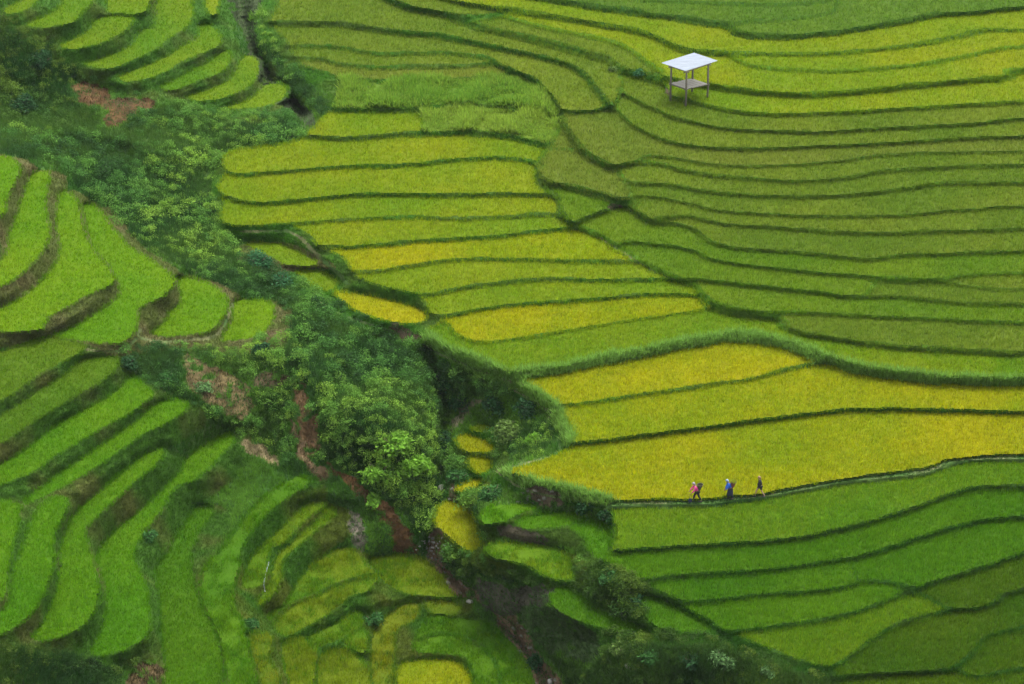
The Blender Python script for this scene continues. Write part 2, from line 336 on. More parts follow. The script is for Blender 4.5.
for k in range(1, nf + 1):
    m = (lab == k) & (UU > -40) & (UU < 1064) & (VV > -30) & (VV < 714)
    if m.sum() == 0: m = lab == k
    area[k - 1] = m.sum(); cen[k - 1] = (UU[m].mean(), VV[m].mean()) if m.any() else (0, 0)
    r = np.zeros(nf); r[k - 1] = 1; wt = .12
    rows.append(r * wt); rhs.append(wt * (Z0[m].mean() if m.any() else 0))
ZF = np.linalg.lstsq(np.array(rows), np.array(rhs), rcond=None)[0]
print('fields', nf, 'on hill', NHILL, 'z', ZF.min(), ZF.max())
# surface between the terraces: relief plus a smooth correction that meets every level
fix = lab > 0
corr = np.where(fix, ZF[np.maximum(lab, 1) - 1] - Z0, 0.0)
def relax(c, f, it):
    for _ in range(it):
        p = np.pad(c, 1, mode='edge'); a = (p[:-2, 1:-1] + p[2:, 1:-1] + p[1:-1, :-2] + p[1:-1, 2:]) * .25
        c = np.where(f, c, a)
    return c
def solve(c, f, lvl):
    if lvl > 0 and min(c.shape) > 24:
        h, w = c.shape; h2, w2 = (h + 1) // 2, (w + 1) // 2
        cpad = np.pad(c, ((0, h2 * 2 - h), (0, w2 * 2 - w)), mode='edge'); fpad = np.pad(f, ((0, h2 * 2 - h), (0, w2 * 2 - w)))
        cs = np.where(fpad, cpad, 0).reshape(h2, 2, w2, 2).sum((1, 3)); fs = fpad.reshape(h2, 2, w2, 2).sum((1, 3))
        cc = solve(np.where(fs > 0, cs / np.maximum(fs, 1), 0), fs > 0, lvl - 1)
        c = np.where(f, c, np.repeat(np.repeat(cc, 2, 0), 2, 1)[:h, :w])
    return relax(c, f, 40)
corr = solve(corr, fix, 6)
ZS = Z0 + corr
# distance (in grid steps) from the nearest terrace
dist = np.where(fix, 0, 99).astype(np.float32)
for k in range(1, 26):
    p = np.pad(dist, 1, constant_values=99); a = np.minimum(np.minimum(p[:-2, 1:-1], p[2:, 1:-1]), np.minimum(p[1:-1, :-2], p[1:-1, 2:])) + 1
    dist = np.minimum(dist, a)
P0 = place(UU, VV, ZS)
rough = np.clip((dist - 3) / 14, 0, 1)
in_g = ((UU > 30) & (UU < 450) & (VV > 60) & (VV < 500)).astype(float)
ZS = ZS + rough * in_g * (.5 - 1.3 * np.abs(fbm(P0[..., 0] / 6 + 3, P0[..., 1] / 8, 821, 2) - .5) * 2)
ZS = ZS + rough * ((fbm(P0[..., 0] / 5, P0[..., 1] / 7, 21, 4) - .5) * 1.7) + (dist > 1) * (dist < 90) * (fbm(P0[..., 0] * 1.2, P0[..., 1] * 1.2, 31, 2) - .5) * .16
for pts, dep, wd in (([(426,352),(436,372),(440,400),(443,440),(440,475)], 1.5, 7.0), ([(236,-30),(246,30),(266,72),(300,112)], 1.3, 8.0), ([(440,475),(436,520),(432,555),(470,592),(520,645),(560,700)], .7, 7.0)):
    Pq = spline(pts); dd = np.full(UU.shape, 1e9); w_ = window(Pq, 30)
    for p_ in Pq: dd[w_] = np.minimum(dd[w_], np.hypot(UU[w_] - p_[0], (VV[w_] - p_[1]) * 1.2))
    ZS = ZS - np.where(dist > 2, dep * np.exp(-(dd / wd) ** 2), 0)
PS = place(UU, VV, ZS)
def ground(u, v):                 # terrain point seen at (u, v)
    i = np.clip(np.searchsorted(US, u) - 1, 0, NU - 2); j = np.clip(np.searchsorted(VS, v) - 1, 0, NV - 2)
    fu = (u - US[i]) / (US[i + 1] - US[i]); fv = (v - VS[j]) / (VS[j + 1] - VS[j])
    fu = np.asarray(fu)[..., None]; fv = np.asarray(fv)[..., None]
    return (PS[j, i] * (1 - fu) + PS[j, i + 1] * fu) * (1 - fv) + (PS[j + 1, i] * (1 - fu) + PS[j + 1, i + 1] * fu) * fv
def labat(u, v, A=None):
    A = lab if A is None else A
    i = np.clip(np.rint(np.interp(u, US, np.arange(NU))).astype(int), 0, NU - 1); j = np.clip(np.rint(np.interp(v, VS, np.arange(NV))).astype(int), 0, NV - 1)
    return A[j, i]

# who owns each bank: the terrace above it (or, on the left hillside, to its left)
own = lab.copy()
for k in range(16):
    up = np.zeros_like(own); up[1:] = own[:-1]
    ul = np.zeros_like(own); ul[1:, 1:] = own[:-1, :-1]; ur = np.zeros_like(own); ur[1:, :-1] = own[:-1, 1:]
    lf = np.zeros_like(own); lf[:, 1:] = own[:, :-1]
    c = np.where(up > 0, up, 0)
    if k < 9: c = np.where((c == 0), ul, c)
    if k < 5: c = np.where((c == 0) & (UU < 400), lf, c)
    if k < 4: c = np.where((c == 0), ur, c)
    own = np.where((own == 0) & (c > 0), c, own)
for k in range(3):               # back edges: a narrow grassy margin
    dn = np.zeros_like(own); dn[:-1] = own[1:]
    own = np.where((own == 0) & (dn > 0) & (dn <= NHILL), dn, own)

# ------------------------------------------------------------------ ground cover survey
SOIL = [ # outline, linear colour
 ([(75,85),(100,84),(115,98),(132,100),(150,99),(155,110),(135,114),(122,125),(105,128),(104,108),(85,105)], (.10,.058,.025)),
 ([(118,98),(132,100),(134,112),(122,116),(114,108)], (.07,.045,.02)),
 ([(295,385),(307,385),(310,405),(317,420),(320,450),(310,455),(300,425)], (.18,.11,.055)),
 ([(290,420),(300,430),(312,460),(330,475),(322,480),(300,460)], (.16,.11,.06)),
 ([(325,465),(340,470),(365,488),(387,505),(410,533),(415,552),(395,550),(387,525),(352,490)], (.15,.082,.036)),
 ([(183,355),(212,365),(235,375),(250,390),(255,410),(242,420),(212,405),(187,385)], (.13,.10,.045)),
 ([(262,372),(287,375),(282,387),(250,387)], (.12,.09,.05)),
 ([(240,440),(262,445),(280,460),(275,464),(250,452)], (.30,.24,.13)),
 ([(350,510),(362,520),(368,545),(356,550),(348,530)], (.16,.14,.11)),
 ([(432,470),(447,478),(443,510),(427,545),(424,556),(432,570),(450,590),(470,600),(492,612),(502,640),(522,665),(545,705),(575,705),(545,660),(525,630),(505,602),(470,588),(445,565),(440,540),(452,510),(456,485)], (.20,.135,.085)),
 ([(475,580),(510,588),(550,584),(556,597),(532,612),(490,612)], (.095,.09,.065)),
 ([(497,525),(515,527),(547,538),(549,547),(520,541),(497,535)], (.13,.11,.075)),
 ([(527,487),(550,489),(562,497),(560,507),(537,505)], (.13,.10,.065)),
 ([(520,610),(560,612),(600,640),(590,665),(545,650)], (.055,.095,.03)),
 ([(455,415),(470,402),(482,398),(478,406),(462,424),(452,432)], (.15,.14,.08)),
 ([(395,310),(402,325),(420,340),(404,345),(392,330)], (.11,.085,.05)),
 ([(660,88),(670,92),(676,106),(664,104)], (.20,.15,.10)),
 ([(608,205),(632,206),(630,214),(612,212)], (.10,.08,.05)),
 ([(130,670),(150,662),(164,668),(150,690),(128,690)], (.09,.065,.03)),
 ([(230,0),(262,-30),(258,20),(262,60),(285,90),(318,120),(306,126),(272,98),(248,60),(238,25)], (.05,.075,.03)),
]
TRACKS = [
 ([(285,230),(300,237),(312,250),(322,260),(340,275),(347,284)],3.4),
 ([(310,296),(325,305),(347,317),(387,330),(398,334)],2.2),
 ([(418,341),(437,353),(473,368),(500,379),(527,385)],2.4),
 ([(515,391),(535,402),(552,413)],2.2),
 ([(552,415),(545,424),(555,440),(560,449),(545,458),(515,466),(498,470),(505,478),(525,489),(550,496),(590,500),(613,504)],1.7),
 ([(60,340),(85,349),(120,351),(135,340),(140,328)],2.4),([(140,338),(162,342),(190,340),(215,336),(226,322),(232,304)],2.4),
 ([(242,232),(262,231),(283,232)],2.2),
 ([(600,238),(625,254),(650,269),(675,280)],1.8),
]
SCRUB = [
 [(-60,5),(40,30),(62,55),(85,72),(110,88),(150,97),(190,106),(235,113),(300,104),(312,122),(290,142),(235,148),(215,165),(213,200),(218,230),(240,250),(290,276),(330,303),(400,338),(440,362),(515,388),(460,405),(448,430),(455,470),(440,485),(430,520),(400,525),(345,478),(320,470),(300,470),(240,440),(185,400),(150,385),(125,350),(215,347),(280,340),(285,310),(240,292),(175,265),(120,228),(85,196),(50,165),(-60,140)],
 [(540,600),(560,618),(610,632),(720,640),(800,672),(840,690),(840,760),(570,760),(530,660),(515,620)],
 [(576,560),(604,562),(640,590),(632,600),(645,618),(600,608),(575,584)],
 [(-60,650),(25,645),(60,650),(100,666),(150,660),(165,690),(160,760),(-60,760)],
 [(460,494),(480,492),(500,500),(484,508),(482,528),(486,540),(478,520),(470,508)],
 [(440,550),(480,556),(540,585),(500,582),(470,580),(450,566)],
 [(455,455),(440,500),(432,520),(428,548),(440,520)],
 [(490,430),(545,425),(552,440),(540,455),(505,462),(492,450)],
 [(135,352),(200,345),(180,385),(150,385)],
 [(225,-60),(255,-60),(262,10),(275,40),(300,80),(330,108),(320,118),(290,100),(262,70),(240,30)],
]
scr = np.zeros(UU.shape, bool)
for s in SCRUB: scr |= fill(s, True, 2.5)
scr &= dist > 2
soil_id = np.zeros(UU.shape, np.int32)
frag = fbm(UU / 11, VV / 9, 501, 4) > .30
for k, (s, c) in enumerate(SOIL, 1): soil_id[fill(s, True, 4.0) & ~fix & (frag | (k == 1))] = k
track = np.zeros(UU.shape, bool)
for s, w in TRACKS: track |= stroke(s, w, w, .7)
track &= ~fix
near_soil = soil_id > 0
for _ in range(3):
    p = np.pad(near_soil, 1); near_soil = p[1:-1, 1:-1] | p[:-2, 1:-1] | p[2:, 1:-1] | p[1:-1, :-2] | p[1:-1, 2:]
scr &= ~near_soil & ~track

# ------------------------------------------------------------------ materials
def mat(name, build):
    m = bpy.data.materials.new(name); m.use_nodes = True; nt = m.node_tree; nt.nodes.clear()
    out = nt.nodes.new('ShaderNodeOutputMaterial'); build(nt, out); return m
def leafy(name, noise=6.0, amt=.25, trans=.35, rough=.6, spec=.25):
    def b(nt, out):
        N = nt.nodes.new; L = nt.links.new
        at = N('ShaderNodeAttribute'); at.attribute_name = 'tint'
        tc = N('ShaderNodeNewGeometry'); nz = N('ShaderNodeTexNoise'); nz.inputs['Scale'].default_value = noise; nz.inputs['Detail'].default_value = 3
        L(tc.outputs['Position'], nz.inputs['Vector'])
        mr = N('ShaderNodeMapRange'); mr.inputs['From Min'].default_value = .3; mr.inputs['From Max'].default_value = .7
        mr.inputs['To Min'].default_value = 1 - amt; mr.inputs['To Max'].default_value = 1 + amt
        L(nz.outputs['Fac'], mr.inputs['Value'])
        mx = N('ShaderNodeVectorMath'); mx.operation = 'SCALE'; L(at.outputs['Color'], mx.inputs[0]); L(mr.outputs['Result'], mx.inputs['Scale'])
        p = N('ShaderNodeBsdfPrincipled'); p.inputs['Roughness'].default_value = rough; p.inputs['Specular IOR Level'].default_value = spec
        L(mx.outputs[0], p.inputs['Base Color'])
        if trans > 0:
            t = N('ShaderNodeBsdfTranslucent'); L(mx.outputs[0], t.inputs['Color'])
            s = N('ShaderNodeMixShader'); s.inputs[0].default_value = trans; L(p.outputs[0], s.inputs[1]); L(t.outputs[0], s.inputs[2]); L(s.outputs[0], out.inputs[0])
        else: L(p.outputs[0], out.inputs[0])
    return mat(name, b)
def plain(name, col, rough=.7, metal=0.0, noise=8.0, amt=.15, bump=0.0, stretch=(1, 1, 1)):
    def b(nt, out):
        N = nt.nodes.new; L = nt.links.new
        p = N('ShaderNodeBsdfPrincipled'); p.inputs['Roughness'].default_value = rough; p.inputs['Metallic'].default_value = metal
        tc = N('ShaderNodeTexCoord'); mp = N('ShaderNodeMapping'); mp.inputs['Scale'].default_value = stretch
        nz = N('ShaderNodeTexNoise'); nz.inputs['Scale'].default_value = noise; nz.inputs['Detail'].default_value = 4
        L(tc.outputs['Object'], mp.inputs[0]); L(mp.outputs[0], nz.inputs['Vector'])
        cr = N('ShaderNodeValToRGB'); a = [max(0, c * (1 - amt)) for c in col]; d = [min(1, c * (1 + amt)) for c in col]
        cr.color_ramp.elements[0].position = .3; cr.color_ramp.elements[1].position = .7
        cr.color_ramp.elements[0].color = (*a, 1); cr.color_ramp.elements[1].color = (*d, 1)
        L(nz.outputs['Fac'], cr.inputs[0]); L(cr.outputs[0], p.inputs['Base Color'])
        if bump:
            bp = N('ShaderNodeBump'); bp.inputs['Strength'].default_value = bump; L(nz.outputs['Fac'], bp.inputs['Height']); L(bp.outputs[0], p.inputs['Normal'])
        L(p.outputs[0], out.inputs[0])
    return mat(name, b)
M_RICE = leafy('rice_leaves', 3, .07, .5, .7, .12)
M_BANK = leafy('bank_grass', 3, .2, .45, .7, .12)
M_SCRUB = leafy('scrub_leaves', 2.0, .3, .4, .7, .1)
M_EARTH = leafy('earth_and_turf', 2.2, .38, 0, .9, .1)
M_BARK = plain('bark', (.10, .075, .05), .9, 0, 10, .4, .4)
M_ROCK = plain('rock', (.12, .12, .09), .85, 0, 3, .35, .6)
M_WOOD = plain('weathered_wood', (.13, .115, .09), .8, 0, 12, .3, .3, (4, 4, .6))
M_BAMBOO = plain('split_bamboo', (.34, .32, .27), .7, 0, 9, .25, .3, (1, 6, 6))
M_ROOF = plain('pale_metal_sheet', (.23, .27, .33), .5, .1, 1.2, .12, 0, (1, 4, 1))
M_WATER = plain('white_water', (.34, .37, .40), .4, 0, 6, .1)

# ------------------------------------------------------------------ mesh helpers
def mesh_obj(name, V, F, material, parent=None, tint=None, loc=None, nside=None, smooth=False):
    """V (n,3) world positions, F (m,k) ints"""
    me = bpy.data.meshes.new(name); V = np.asarray(V, np.float32); F = np.asarray(F, np.int32); k = F.shape[1]
    if loc is not None: V = V - np.asarray(loc, np.float32)
    me.vertices.add(len(V)); me.vertices.foreach_set('co', V.ravel())
    me.loops.add(F.size); me.loops.foreach_set('vertex_index', F.ravel())
    me.polygons.add(len(F)); me.polygons.foreach_set('loop_start', np.arange(len(F), dtype=np.int32) * k)
    me.update(calc_edges=True); me.validate()
    if tint is not None:
        at = me.color_attributes.new('tint', 'FLOAT_COLOR', 'POINT')
        c = np.ones((len(V), 4), np.float32); c[:, :3] = tint; at.data.foreach_set('color', c.ravel())
    if smooth: me.polygons.foreach_set('use_smooth', np.ones(len(me.polygons), bool))
    me.materials.append(material)
    o = bpy.data.objects.new(name, me); C.objects.link(o)
    if parent is not None: o.parent = parent
    elif loc is not None: o.location = [float(a) for a in loc]
    return o
def tag(o, label=None, cat=None, group=None, kind=None):
    if label: o['label'] = label
    if cat: o['category'] = cat
    if group: o['group'] = group
    if kind: o['kind'] = kind
    return o
def empty(name, loc):
    o = bpy.data.objects.new(name, None); o.empty_display_size = .3; C.objects.link(o); o.location = [float(a) for a in loc]; return o
def blades(P, col, nb, h, w, lean, root_dark=.75, sp=.08, droop=None, var=.16):
    """tufts of grass blades: P (n,3) roots, col (n,3) colours, h/w (n,) sizes"""
    n = len(P)
    P = np.repeat(P, nb, 0); col = np.repeat(col, nb, 0); h = np.repeat(np.broadcast_to(h, n), nb) * rng.uniform(.65, 1.15, n * nb); w = np.repeat(np.broadcast_to(w, n), nb)
    a = rng.uniform(0, 2 * np.pi, n * nb); d = np.stack([np.cos(a), np.sin(a), 0 * a], -1); s = np.stack([-np.sin(a), np.cos(a), 0 * a], -1)
    ln = rng.uniform(.1, lean, n * nb)
    base = P + d * (rng.uniform(0, sp, n * nb))[:, None]
    s = s * (w * .5)[:, None]
    tip = base + d * (h * ln)[:, None]; tip[:, 2] += h * np.sqrt(1 - np.minimum(ln, .95) ** 2)
    if droop is not None: tip += droop * h[:, None]
    V = np.stack([base - s, base + s, tip], 1).reshape(-1, 3)
    col = col * rng.uniform(1 - var, 1 + var, (n * nb, 1))
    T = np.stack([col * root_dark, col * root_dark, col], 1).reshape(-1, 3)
    return V, np.arange(len(V)).reshape(-1, 3), T
def join(parts):
    Vs, Fs, Ts, o = [], [], [], 0
    for V, F, T in parts:
        Vs.append(V); Fs.append(F + o); Ts.append(T); o += len(V)
    return np.concatenate(Vs), np.concatenate(Fs), np.concatenate(Ts)

# grid faces
I, J = np.meshgrid(np.arange(NU - 1), np.arange(NV - 1))
vid = lambda j, i: j * NU + i
QUADS = np.stack([vid(J, I), vid(J + 1, I), vid(J + 1, I + 1), vid(J, I + 1)], -1).reshape(-1, 4)
lf = lab.ravel()[QUADS]; same = (lf[:, 0] == lf[:, 1]) & (lf[:, 1] == lf[:, 2]) & (lf[:, 2] == lf[:, 3])
face_field = np.where(same, lf[:, 0], 0)
of = own.ravel()[QUADS]; tr_f = track.ravel()[QUADS].sum(1) >= 2; so_f = soil_id.ravel()[QUADS].max(1)
face_bank = np.where((face_field == 0) & (~tr_f), of.max(1), 0)
face_bank[(face_bank == PATHID)] = 0
PSF = PS.reshape(-1, 3)
def compact(F, V, T=None):
    u, inv = np.unique(F.ravel(), return_inverse=True)
    return V[u], inv.reshape(F.shape), (None if T is None else T[u])
def tris(F): return np.concatenate([F[:, [0, 1, 2]], F[:, [0, 2, 3]]])

# ------------------------------------------------------------------ colours of crops and banks
RICE = { # green leaf, ripe ear, share of ripe, crop tuft height
 'ripe':   ((.29,.43,.006), (.54,.52,.005), .60, .34),
 'half':   ((.22,.39,.010), (.38,.45,.009), .50, .34),
 'fresh':  ((.14,.33,.010), (.28,.41,.010), .35, .36),
 'deep':   ((.090,.27,.006), (.16,.34,.007), .40, .38),
 'dusk':   ((.075,.20,.006), (.14,.24,.007), .40, .38),
 'olive':  ((.17,.30,.020), (.27,.36,.028), .45, .38),
 'tan':    ((.18,.29,.026), (.27,.34,.036), .50, .38),
 'moss':   ((.13,.28,.026), (.20,.34,.026), .40, .36),
 'deepy':  ((.13,.31,.007), (.24,.36,.009), .40, .38),
 'freshy': ((.16,.35,.010), (.31,.43,.010), .6, .34),
 'freshl': ((.16,.38,.006), (.27,.44,.007), .45, .34),
 'bright': ((.115,.33,.006), (.20,.40,.007), .40, .36),
 'dull':   ((.13,.29,.012), (.21,.33,.016), .45, .36),
 'mottle': ((.12,.31,.008), (.25,.35,.010), .48, .46),
 'mottley':((.12,.26,.009), (.33,.36,.010), .40, .38),
 'halfg':  ((.17,.36,.010), (.34,.44,.010), .40, .34),
 'sage':   ((.15,.31,.012), (.24,.37,.016), .45, .36),
 'bean':   ((.17,.36,.030), (.33,.47,.055), .50, .75),
}
#SPEC is filled per terrace: seed point -> kind, label
SPEC = [
 (900,12,'moss','large blue green paddy filling the top right corner of the hillside'),
 (700,10,'moss','blue green paddy with a rounded right end along the top edge above the hut'),
 (447,7,'olive','small dull olive paddy tapering to a point at the top edge above leafy plots'),
 (776,44,'half','long yellow green paddy curving right across the top, directly under the blue green paddies'),
 (330,10,'olive','broad olive paddy at the top of the middle flight beside the dark stream cleft'),
 (560,27,'half','bright yellow green paddy whose lower end wraps behind the white-roofed hut'),
 (575,42,'olive','narrow olive paddy sloping down towards the hut and ending in a point left of it'),
 (430,45,'olive','second olive paddy from the top of the middle flight, bending down at its right end'),
 (900,57,'half','yellow green paddy with a rounded left tip starting just right of the hut roof'),
 (379,59,'olive','thin light olive strip, higher of the two narrow ones in the upper middle flight'),
 (405,73,'tan','thin olive strip with a dry straw coloured left tip in the upper middle flight'),
 (865,99,'half','bright yellow green paddy that begins beside the front legs of the hut'),
 (445,100,'bean','bushy leaf crop plot with lumpy rows in the upper middle flight'),
 (813,122,'olive','olive paddy on which the white-roofed hut stands at its left end'),
 (771,136,'olive','narrow olive paddy immediately below the one carrying the hut'),
 (370,125,'half','short yellow green plot ending at the gully, just above the blunt ended bright paddies'),
 (480,125,'bean','bushy leafy plot directly right of the short yellow green one in the middle flight'),
 (620,140,'tan','tan green paddy with a wide brownish left end, left and below the hut'),
 (580,170,'tan','brown tinged paddy bulging over the bank that divides the middle flight from the right slope'),
 (400,150,'half','highest bright yellow green paddy with a blunt rounded left end by the scrub'),
 (851,166,'olive','thinnest olive strip on the right slope, in from the tan green wide end'),
 (393,182,'half','bright yellow green paddy, middle one of three with rounded left ends by the scrub'),
 (827,189,'olive','olive paddy just below the thinnest strip of the right slope'),
 (873,202,'olive','olive paddy whose left end touches the dark muddy hollow from above'),
 (578,208,'sage','small kite shaped green paddy at the head of the diagonal ditch'),
 (382,209,'half','bright yellow green paddy, lowest of three with rounded left ends by the scrub'),
 (865,220,'olive','olive paddy starting at the right edge of the dark muddy hollow and to the right'),
 (610,230,'sage','green paddy starting in a broad head below the muddy hollow beside the ditch'),
 (412,232,'half','yellow green paddy whose left end begins beside the bend of the pale track'),
 (858,244,'olive','olive green paddy with a hooked left tip, across the centre of the right slope'),
 (492,251,'ripe','yellow paddy ending at the right against the head of the diagonal ditch'),
 (720,268,'sage','short green strip running beside the diagonal ditch and stopping at a blunt right end'),
 (486,274,'half','yellow green paddy whose left end hangs over the pale track'),
 (996,282,'olive','short olive wedge at the right edge above the narrow patch of open mud'),
 (537,293,'half','yellow green paddy tapering to an orange tinted point at the diagonal ditch'),
 (760,299,'sage','green paddy that fans out from the foot of the diagonal ditch to the right edge'),
 (949,293,'olive','olive strip just under the narrow patch of open mud at the right'),
 (557,316,'ripe','yellow paddy with a thin curved outline and rounded lower left corner in the middle flight'),
 (600,345,'halfg','long green paddy just above the thick tufted grass bank, turning yellow to the right'),
 (918,332,'olive','lowest olive paddy of the right slope, starting in a blunt end by the ditch'),
 (670,373,'ripe','golden yellow paddy tucked beneath the arch of the thick tufted grass bank'),
 (777,402,'ripe','golden yellow paddy, second above the walkers, reaching the right edge'),
 (776,454,'ripe','largest golden yellow paddy, spread directly behind the three walkers'),
 (799,512,'fresh',"paddy just in front of the walkers' path, yellowish at left and green at right"),
 (830,547,'deep',"long fresh green paddy, second one below the walkers' path"),
 (945,556,'deep','deep green paddy widening to the right edge below the long fresh green one'),
 (980,592,'dusk','dark green wedge at the right edge with a rounded lower left end'),
 (936,641,'dusk','dull dark green paddy with a rough surface in the lower right corner area'),
 (761,584,'deep','narrow deep green paddy closed at its right by a thin pale seam'),
 (789,608,'deep','deep green paddy tapering at both ends, two above the bottom edge scrub'),
 (998,657,'dusk','small dull green paddy rounded at its left in the lower right corner'),
 (837,635,'deepy','triangular olive green paddy pointing down to the bottom edge scrub'),
 (940,680,'dusk','dark green sliver along the bottom edge in the right corner'),
 (20,5,'fresh','small uppermost left paddy cut by the top edge near the corner'),
 (65,15,'fresh','leaf shaped green paddy second from the top left corner'),
 (128,6,'fresh','short green paddy cut by the top edge, standing over a longer leaf shaped one'),
 (101,32,'fresh','leaf shaped green paddy directly below the short one cut by the top edge'),
 (170,20,'fresh','longest paddy of the upper left spur, running up out of the top edge'),
 (180,56,'fresh','crescent shaped green paddy above the red landslip in the upper left spur'),
 (203,73,'fresh','short narrow crescent paddy right of the red landslip, third from the spur end'),
 (237,84,'fresh','crescent paddy second from the end of the upper left spur'),
 (266,98,'freshy','small bright paddy forming the rounded end of the upper left spur'),
 (212,4,'freshy','tiny green patch at the top edge between the upper left spur and the stream cleft'),
 (6,177,'freshl','narrow bright paddy cut by the left edge, highest of the left brown banked flight'),
 (28,232,'freshl','second bright paddy of the left brown banked flight, bowl shaped at the left edge'),
 (64,285,'freshl','large bright paddy with a pointed right shoulder, third of the brown banked flight'),
 (119,275,'freshl','broad hooked bright paddy in the middle of the brown banked flight'),
 (194,311,'freshl','bright rounded paddy second from the end of the brown banked flight'),
 (249,320,'freshl','small square bright paddy at the end of the brown banked flight by the scrub'),
 (30,362,'dull','dull olive green strip, highest of the slanting strips at the left edge'),
 (57,394,'dull','second dull green slanting strip with a blunt end by a dark bush'),
 (76,429,'bright','bright green slanting strip, third from the top at the left edge'),
 (116,444,'bright','bright green slanting strip with a thick right end, fourth from the top at the left'),
 (6,536,'bright','narrow green paddy cut by the left edge in the lower left'),
 (34,567,'bright','upright sausage shaped green paddy second from the left edge in the lower left'),
 (80,568,'bright','green paddy bending from a slanting tail to wide foot above dark bottom left scrub'),
 (120,569,'bright','long green paddy bending down from a clubbed upper tip, ends by the bare brown patch'),
 (186,621,'deep','broad upright green paddy running out of the bottom edge right of the bare brown patch'),
 (222,588,'deep','tall curved green paddy sweeping down the lower left knoll to the bottom edge'),
 (275,542,'deepy','short curved strip left of the white trickle of water'),
 (286,552,'deepy','thin curved strip just right of the white trickle of water'),
 (328,572,'mottle','wide mottled green and brown paddy in the middle of the lower left knoll'),
 (320,605,'mottle','mottled strip just below the wide mottled paddy of the lower left knoll'),
 (411,576,'mottle','leaf shaped reddish green paddy above the stream bed on the lower left knoll'),
 (335,628,'deepy','small slanting green plot below the wide mottled paddy'),
 (355,643,'mottle','tiny dull green plot just right of the small slanting one'),
 (300,670,'mottle','narrow dull green plot between two others at the bottom edge, left of the domed one'),
 (445,608,'mottley','tiny sliver of plot just above the large fresh green paddy by the stream'),
 (263,655,'mottley','small upright plot with yellow patches near the bottom edge'),
 (341,669,'mottle','domed dull green plot cut by the bottom edge'),
 (385,640,'mottley','narrow hooked yellow green plot near the bottom edge'),
 (460,648,'deep','large fresh green paddy beside the stream bed at the bottom edge'),
 (432,673,'ripe','round golden plot cut by the bottom edge, beside the large fresh green paddy'),
 (283,254,'half','yellowish plot under the bend of the pale track, first of three along it'),
 (319,280,'half','small oval yellowish plot, second of three along the pale track'),
 (383,309,'ripe','long golden plot, third and lowest along the pale track'),
 (473,445,'ripe','tiny golden plot in the hollow, one above the round one'),
 (480,464,'ripe','tiny round golden plot in the hollow beside the bend of the lower track'),
 (469,486,'ripe','tiny golden sliver at the top of the stream bank'),
 (482,429,'half','tiny yellow green plot highest in the hollow of small plots'),
 (459,525,'ripe','golden oval plot leaning over the right bank of the stream'),
 (503,513,'bright','small bright green plot under the dark overhanging bank'),
 (550,520,'bright','small bright green plot with bare stems showing along its front'),
 (597,535,'bright','small wedge shaped bright green plot left of the paddy under the walkers'),
 (530,555,'fresh','curved green plot with a tall ragged front above the grey mud'),
 (670,618,'deep','short green plot left of the bottom right terraces, above the scrub'),
 (584,613,'deep','tongue shaped green plot alone in the scrub of the lower gully'),
]
def auto_kind(u, v, k):
    if k > NHILL:
        if v < 115 and u < 300: return 'fresh'
        if v < 345 and u < 280: return 'fresh'
        if u < 260: return 'deep'
        if 430 < u < 495 and v < 555 and v > 420: return 'ripe'
        if 240 < u < 430 and 240 < v < 330: return 'half'
        return 'deep'
    if v < 40 and u > 560: return 'half'
    if u < 580 and v < 115: return 'olive'
    if v > 505: return 'deep'
    if v > 365: return 'ripe'
    if u < 620 and v > 115: return 'half'
    return 'olive'
kinds = {}; labels = {}
for u, v, kd, lb in SPEC:
    k = int(labat(u, v))
    if k == 0: print('SPEC miss', u, v, lb); continue
    if k in labels: print('SPEC dup', u, v, lb, '|', labels[k])
    kinds[k] = kd; labels[k] = lb

# ------------------------------------------------------------------ the terraces
fu_ = (UU > -40) & (UU < 1064) & (VV > -30) & (VV < 714)
nt_total = 0
# random points over the survey area for planting
def scatter(n, lo=(-40, -28), hi=(1064, 712)):
    return rng.uniform(lo[0], hi[0], n), rng.uniform(lo[1], hi[1], n)
NP = 760000
def ring(n):      # thinner planting round the surveyed core
    a, b = rng.uniform(-260, 1290, n), rng.uniform(-140, 880, n); m = (a < -40) | (a > 1064) | (b < -28) | (b > 712); return a[m], b[m]
def wide(u, v): return np.where((u < -40) | (u > 1064) | (v < -28) | (v > 712), 1.8, 1.0)
pu, pv = scatter(NP); _r = ring(420000); pu = np.append(pu, _r[0]); pv = np.append(pv, _r[1]); pl = labat(pu, pv); keep = pl > 0; pu, pv, pl = pu[keep], pv[keep], pl[keep]
order = np.argsort(pl, kind='stable'); pu, pv, pl = pu[order], pv[order], pl[order]
cuts = np.searchsorted(pl, np.arange(nf + 2))
NB = 620000
bu, bv = scatter(NB); _r = ring(220000); bu = np.append(bu, _r[0]); bv = np.append(bv, _r[1]); bl = labat(bu, bv); bo = labat(bu, bv, own); bs = labat(bu, bv, soil_id); bt = labat(bu, bv, track); bsc = labat(bu, bv, scr)
kb = (bl == 0) & (bo > 0) & (bs == 0) & ~bt
bu2, bv2, bo2 = bu[kb], bv[kb], bo[kb]
order = np.argsort(bo2, kind='stable'); bu2, bv2, bo2 = bu2[order], bv2[order], bo2[order]
bcuts = np.searchsorted(bo2, np.arange(nf + 2))
BANKG = np.array((.035, .105, .016)); EARTH = np.array((.13, .095, .045))
LONG = np.zeros(UU.shape, bool)
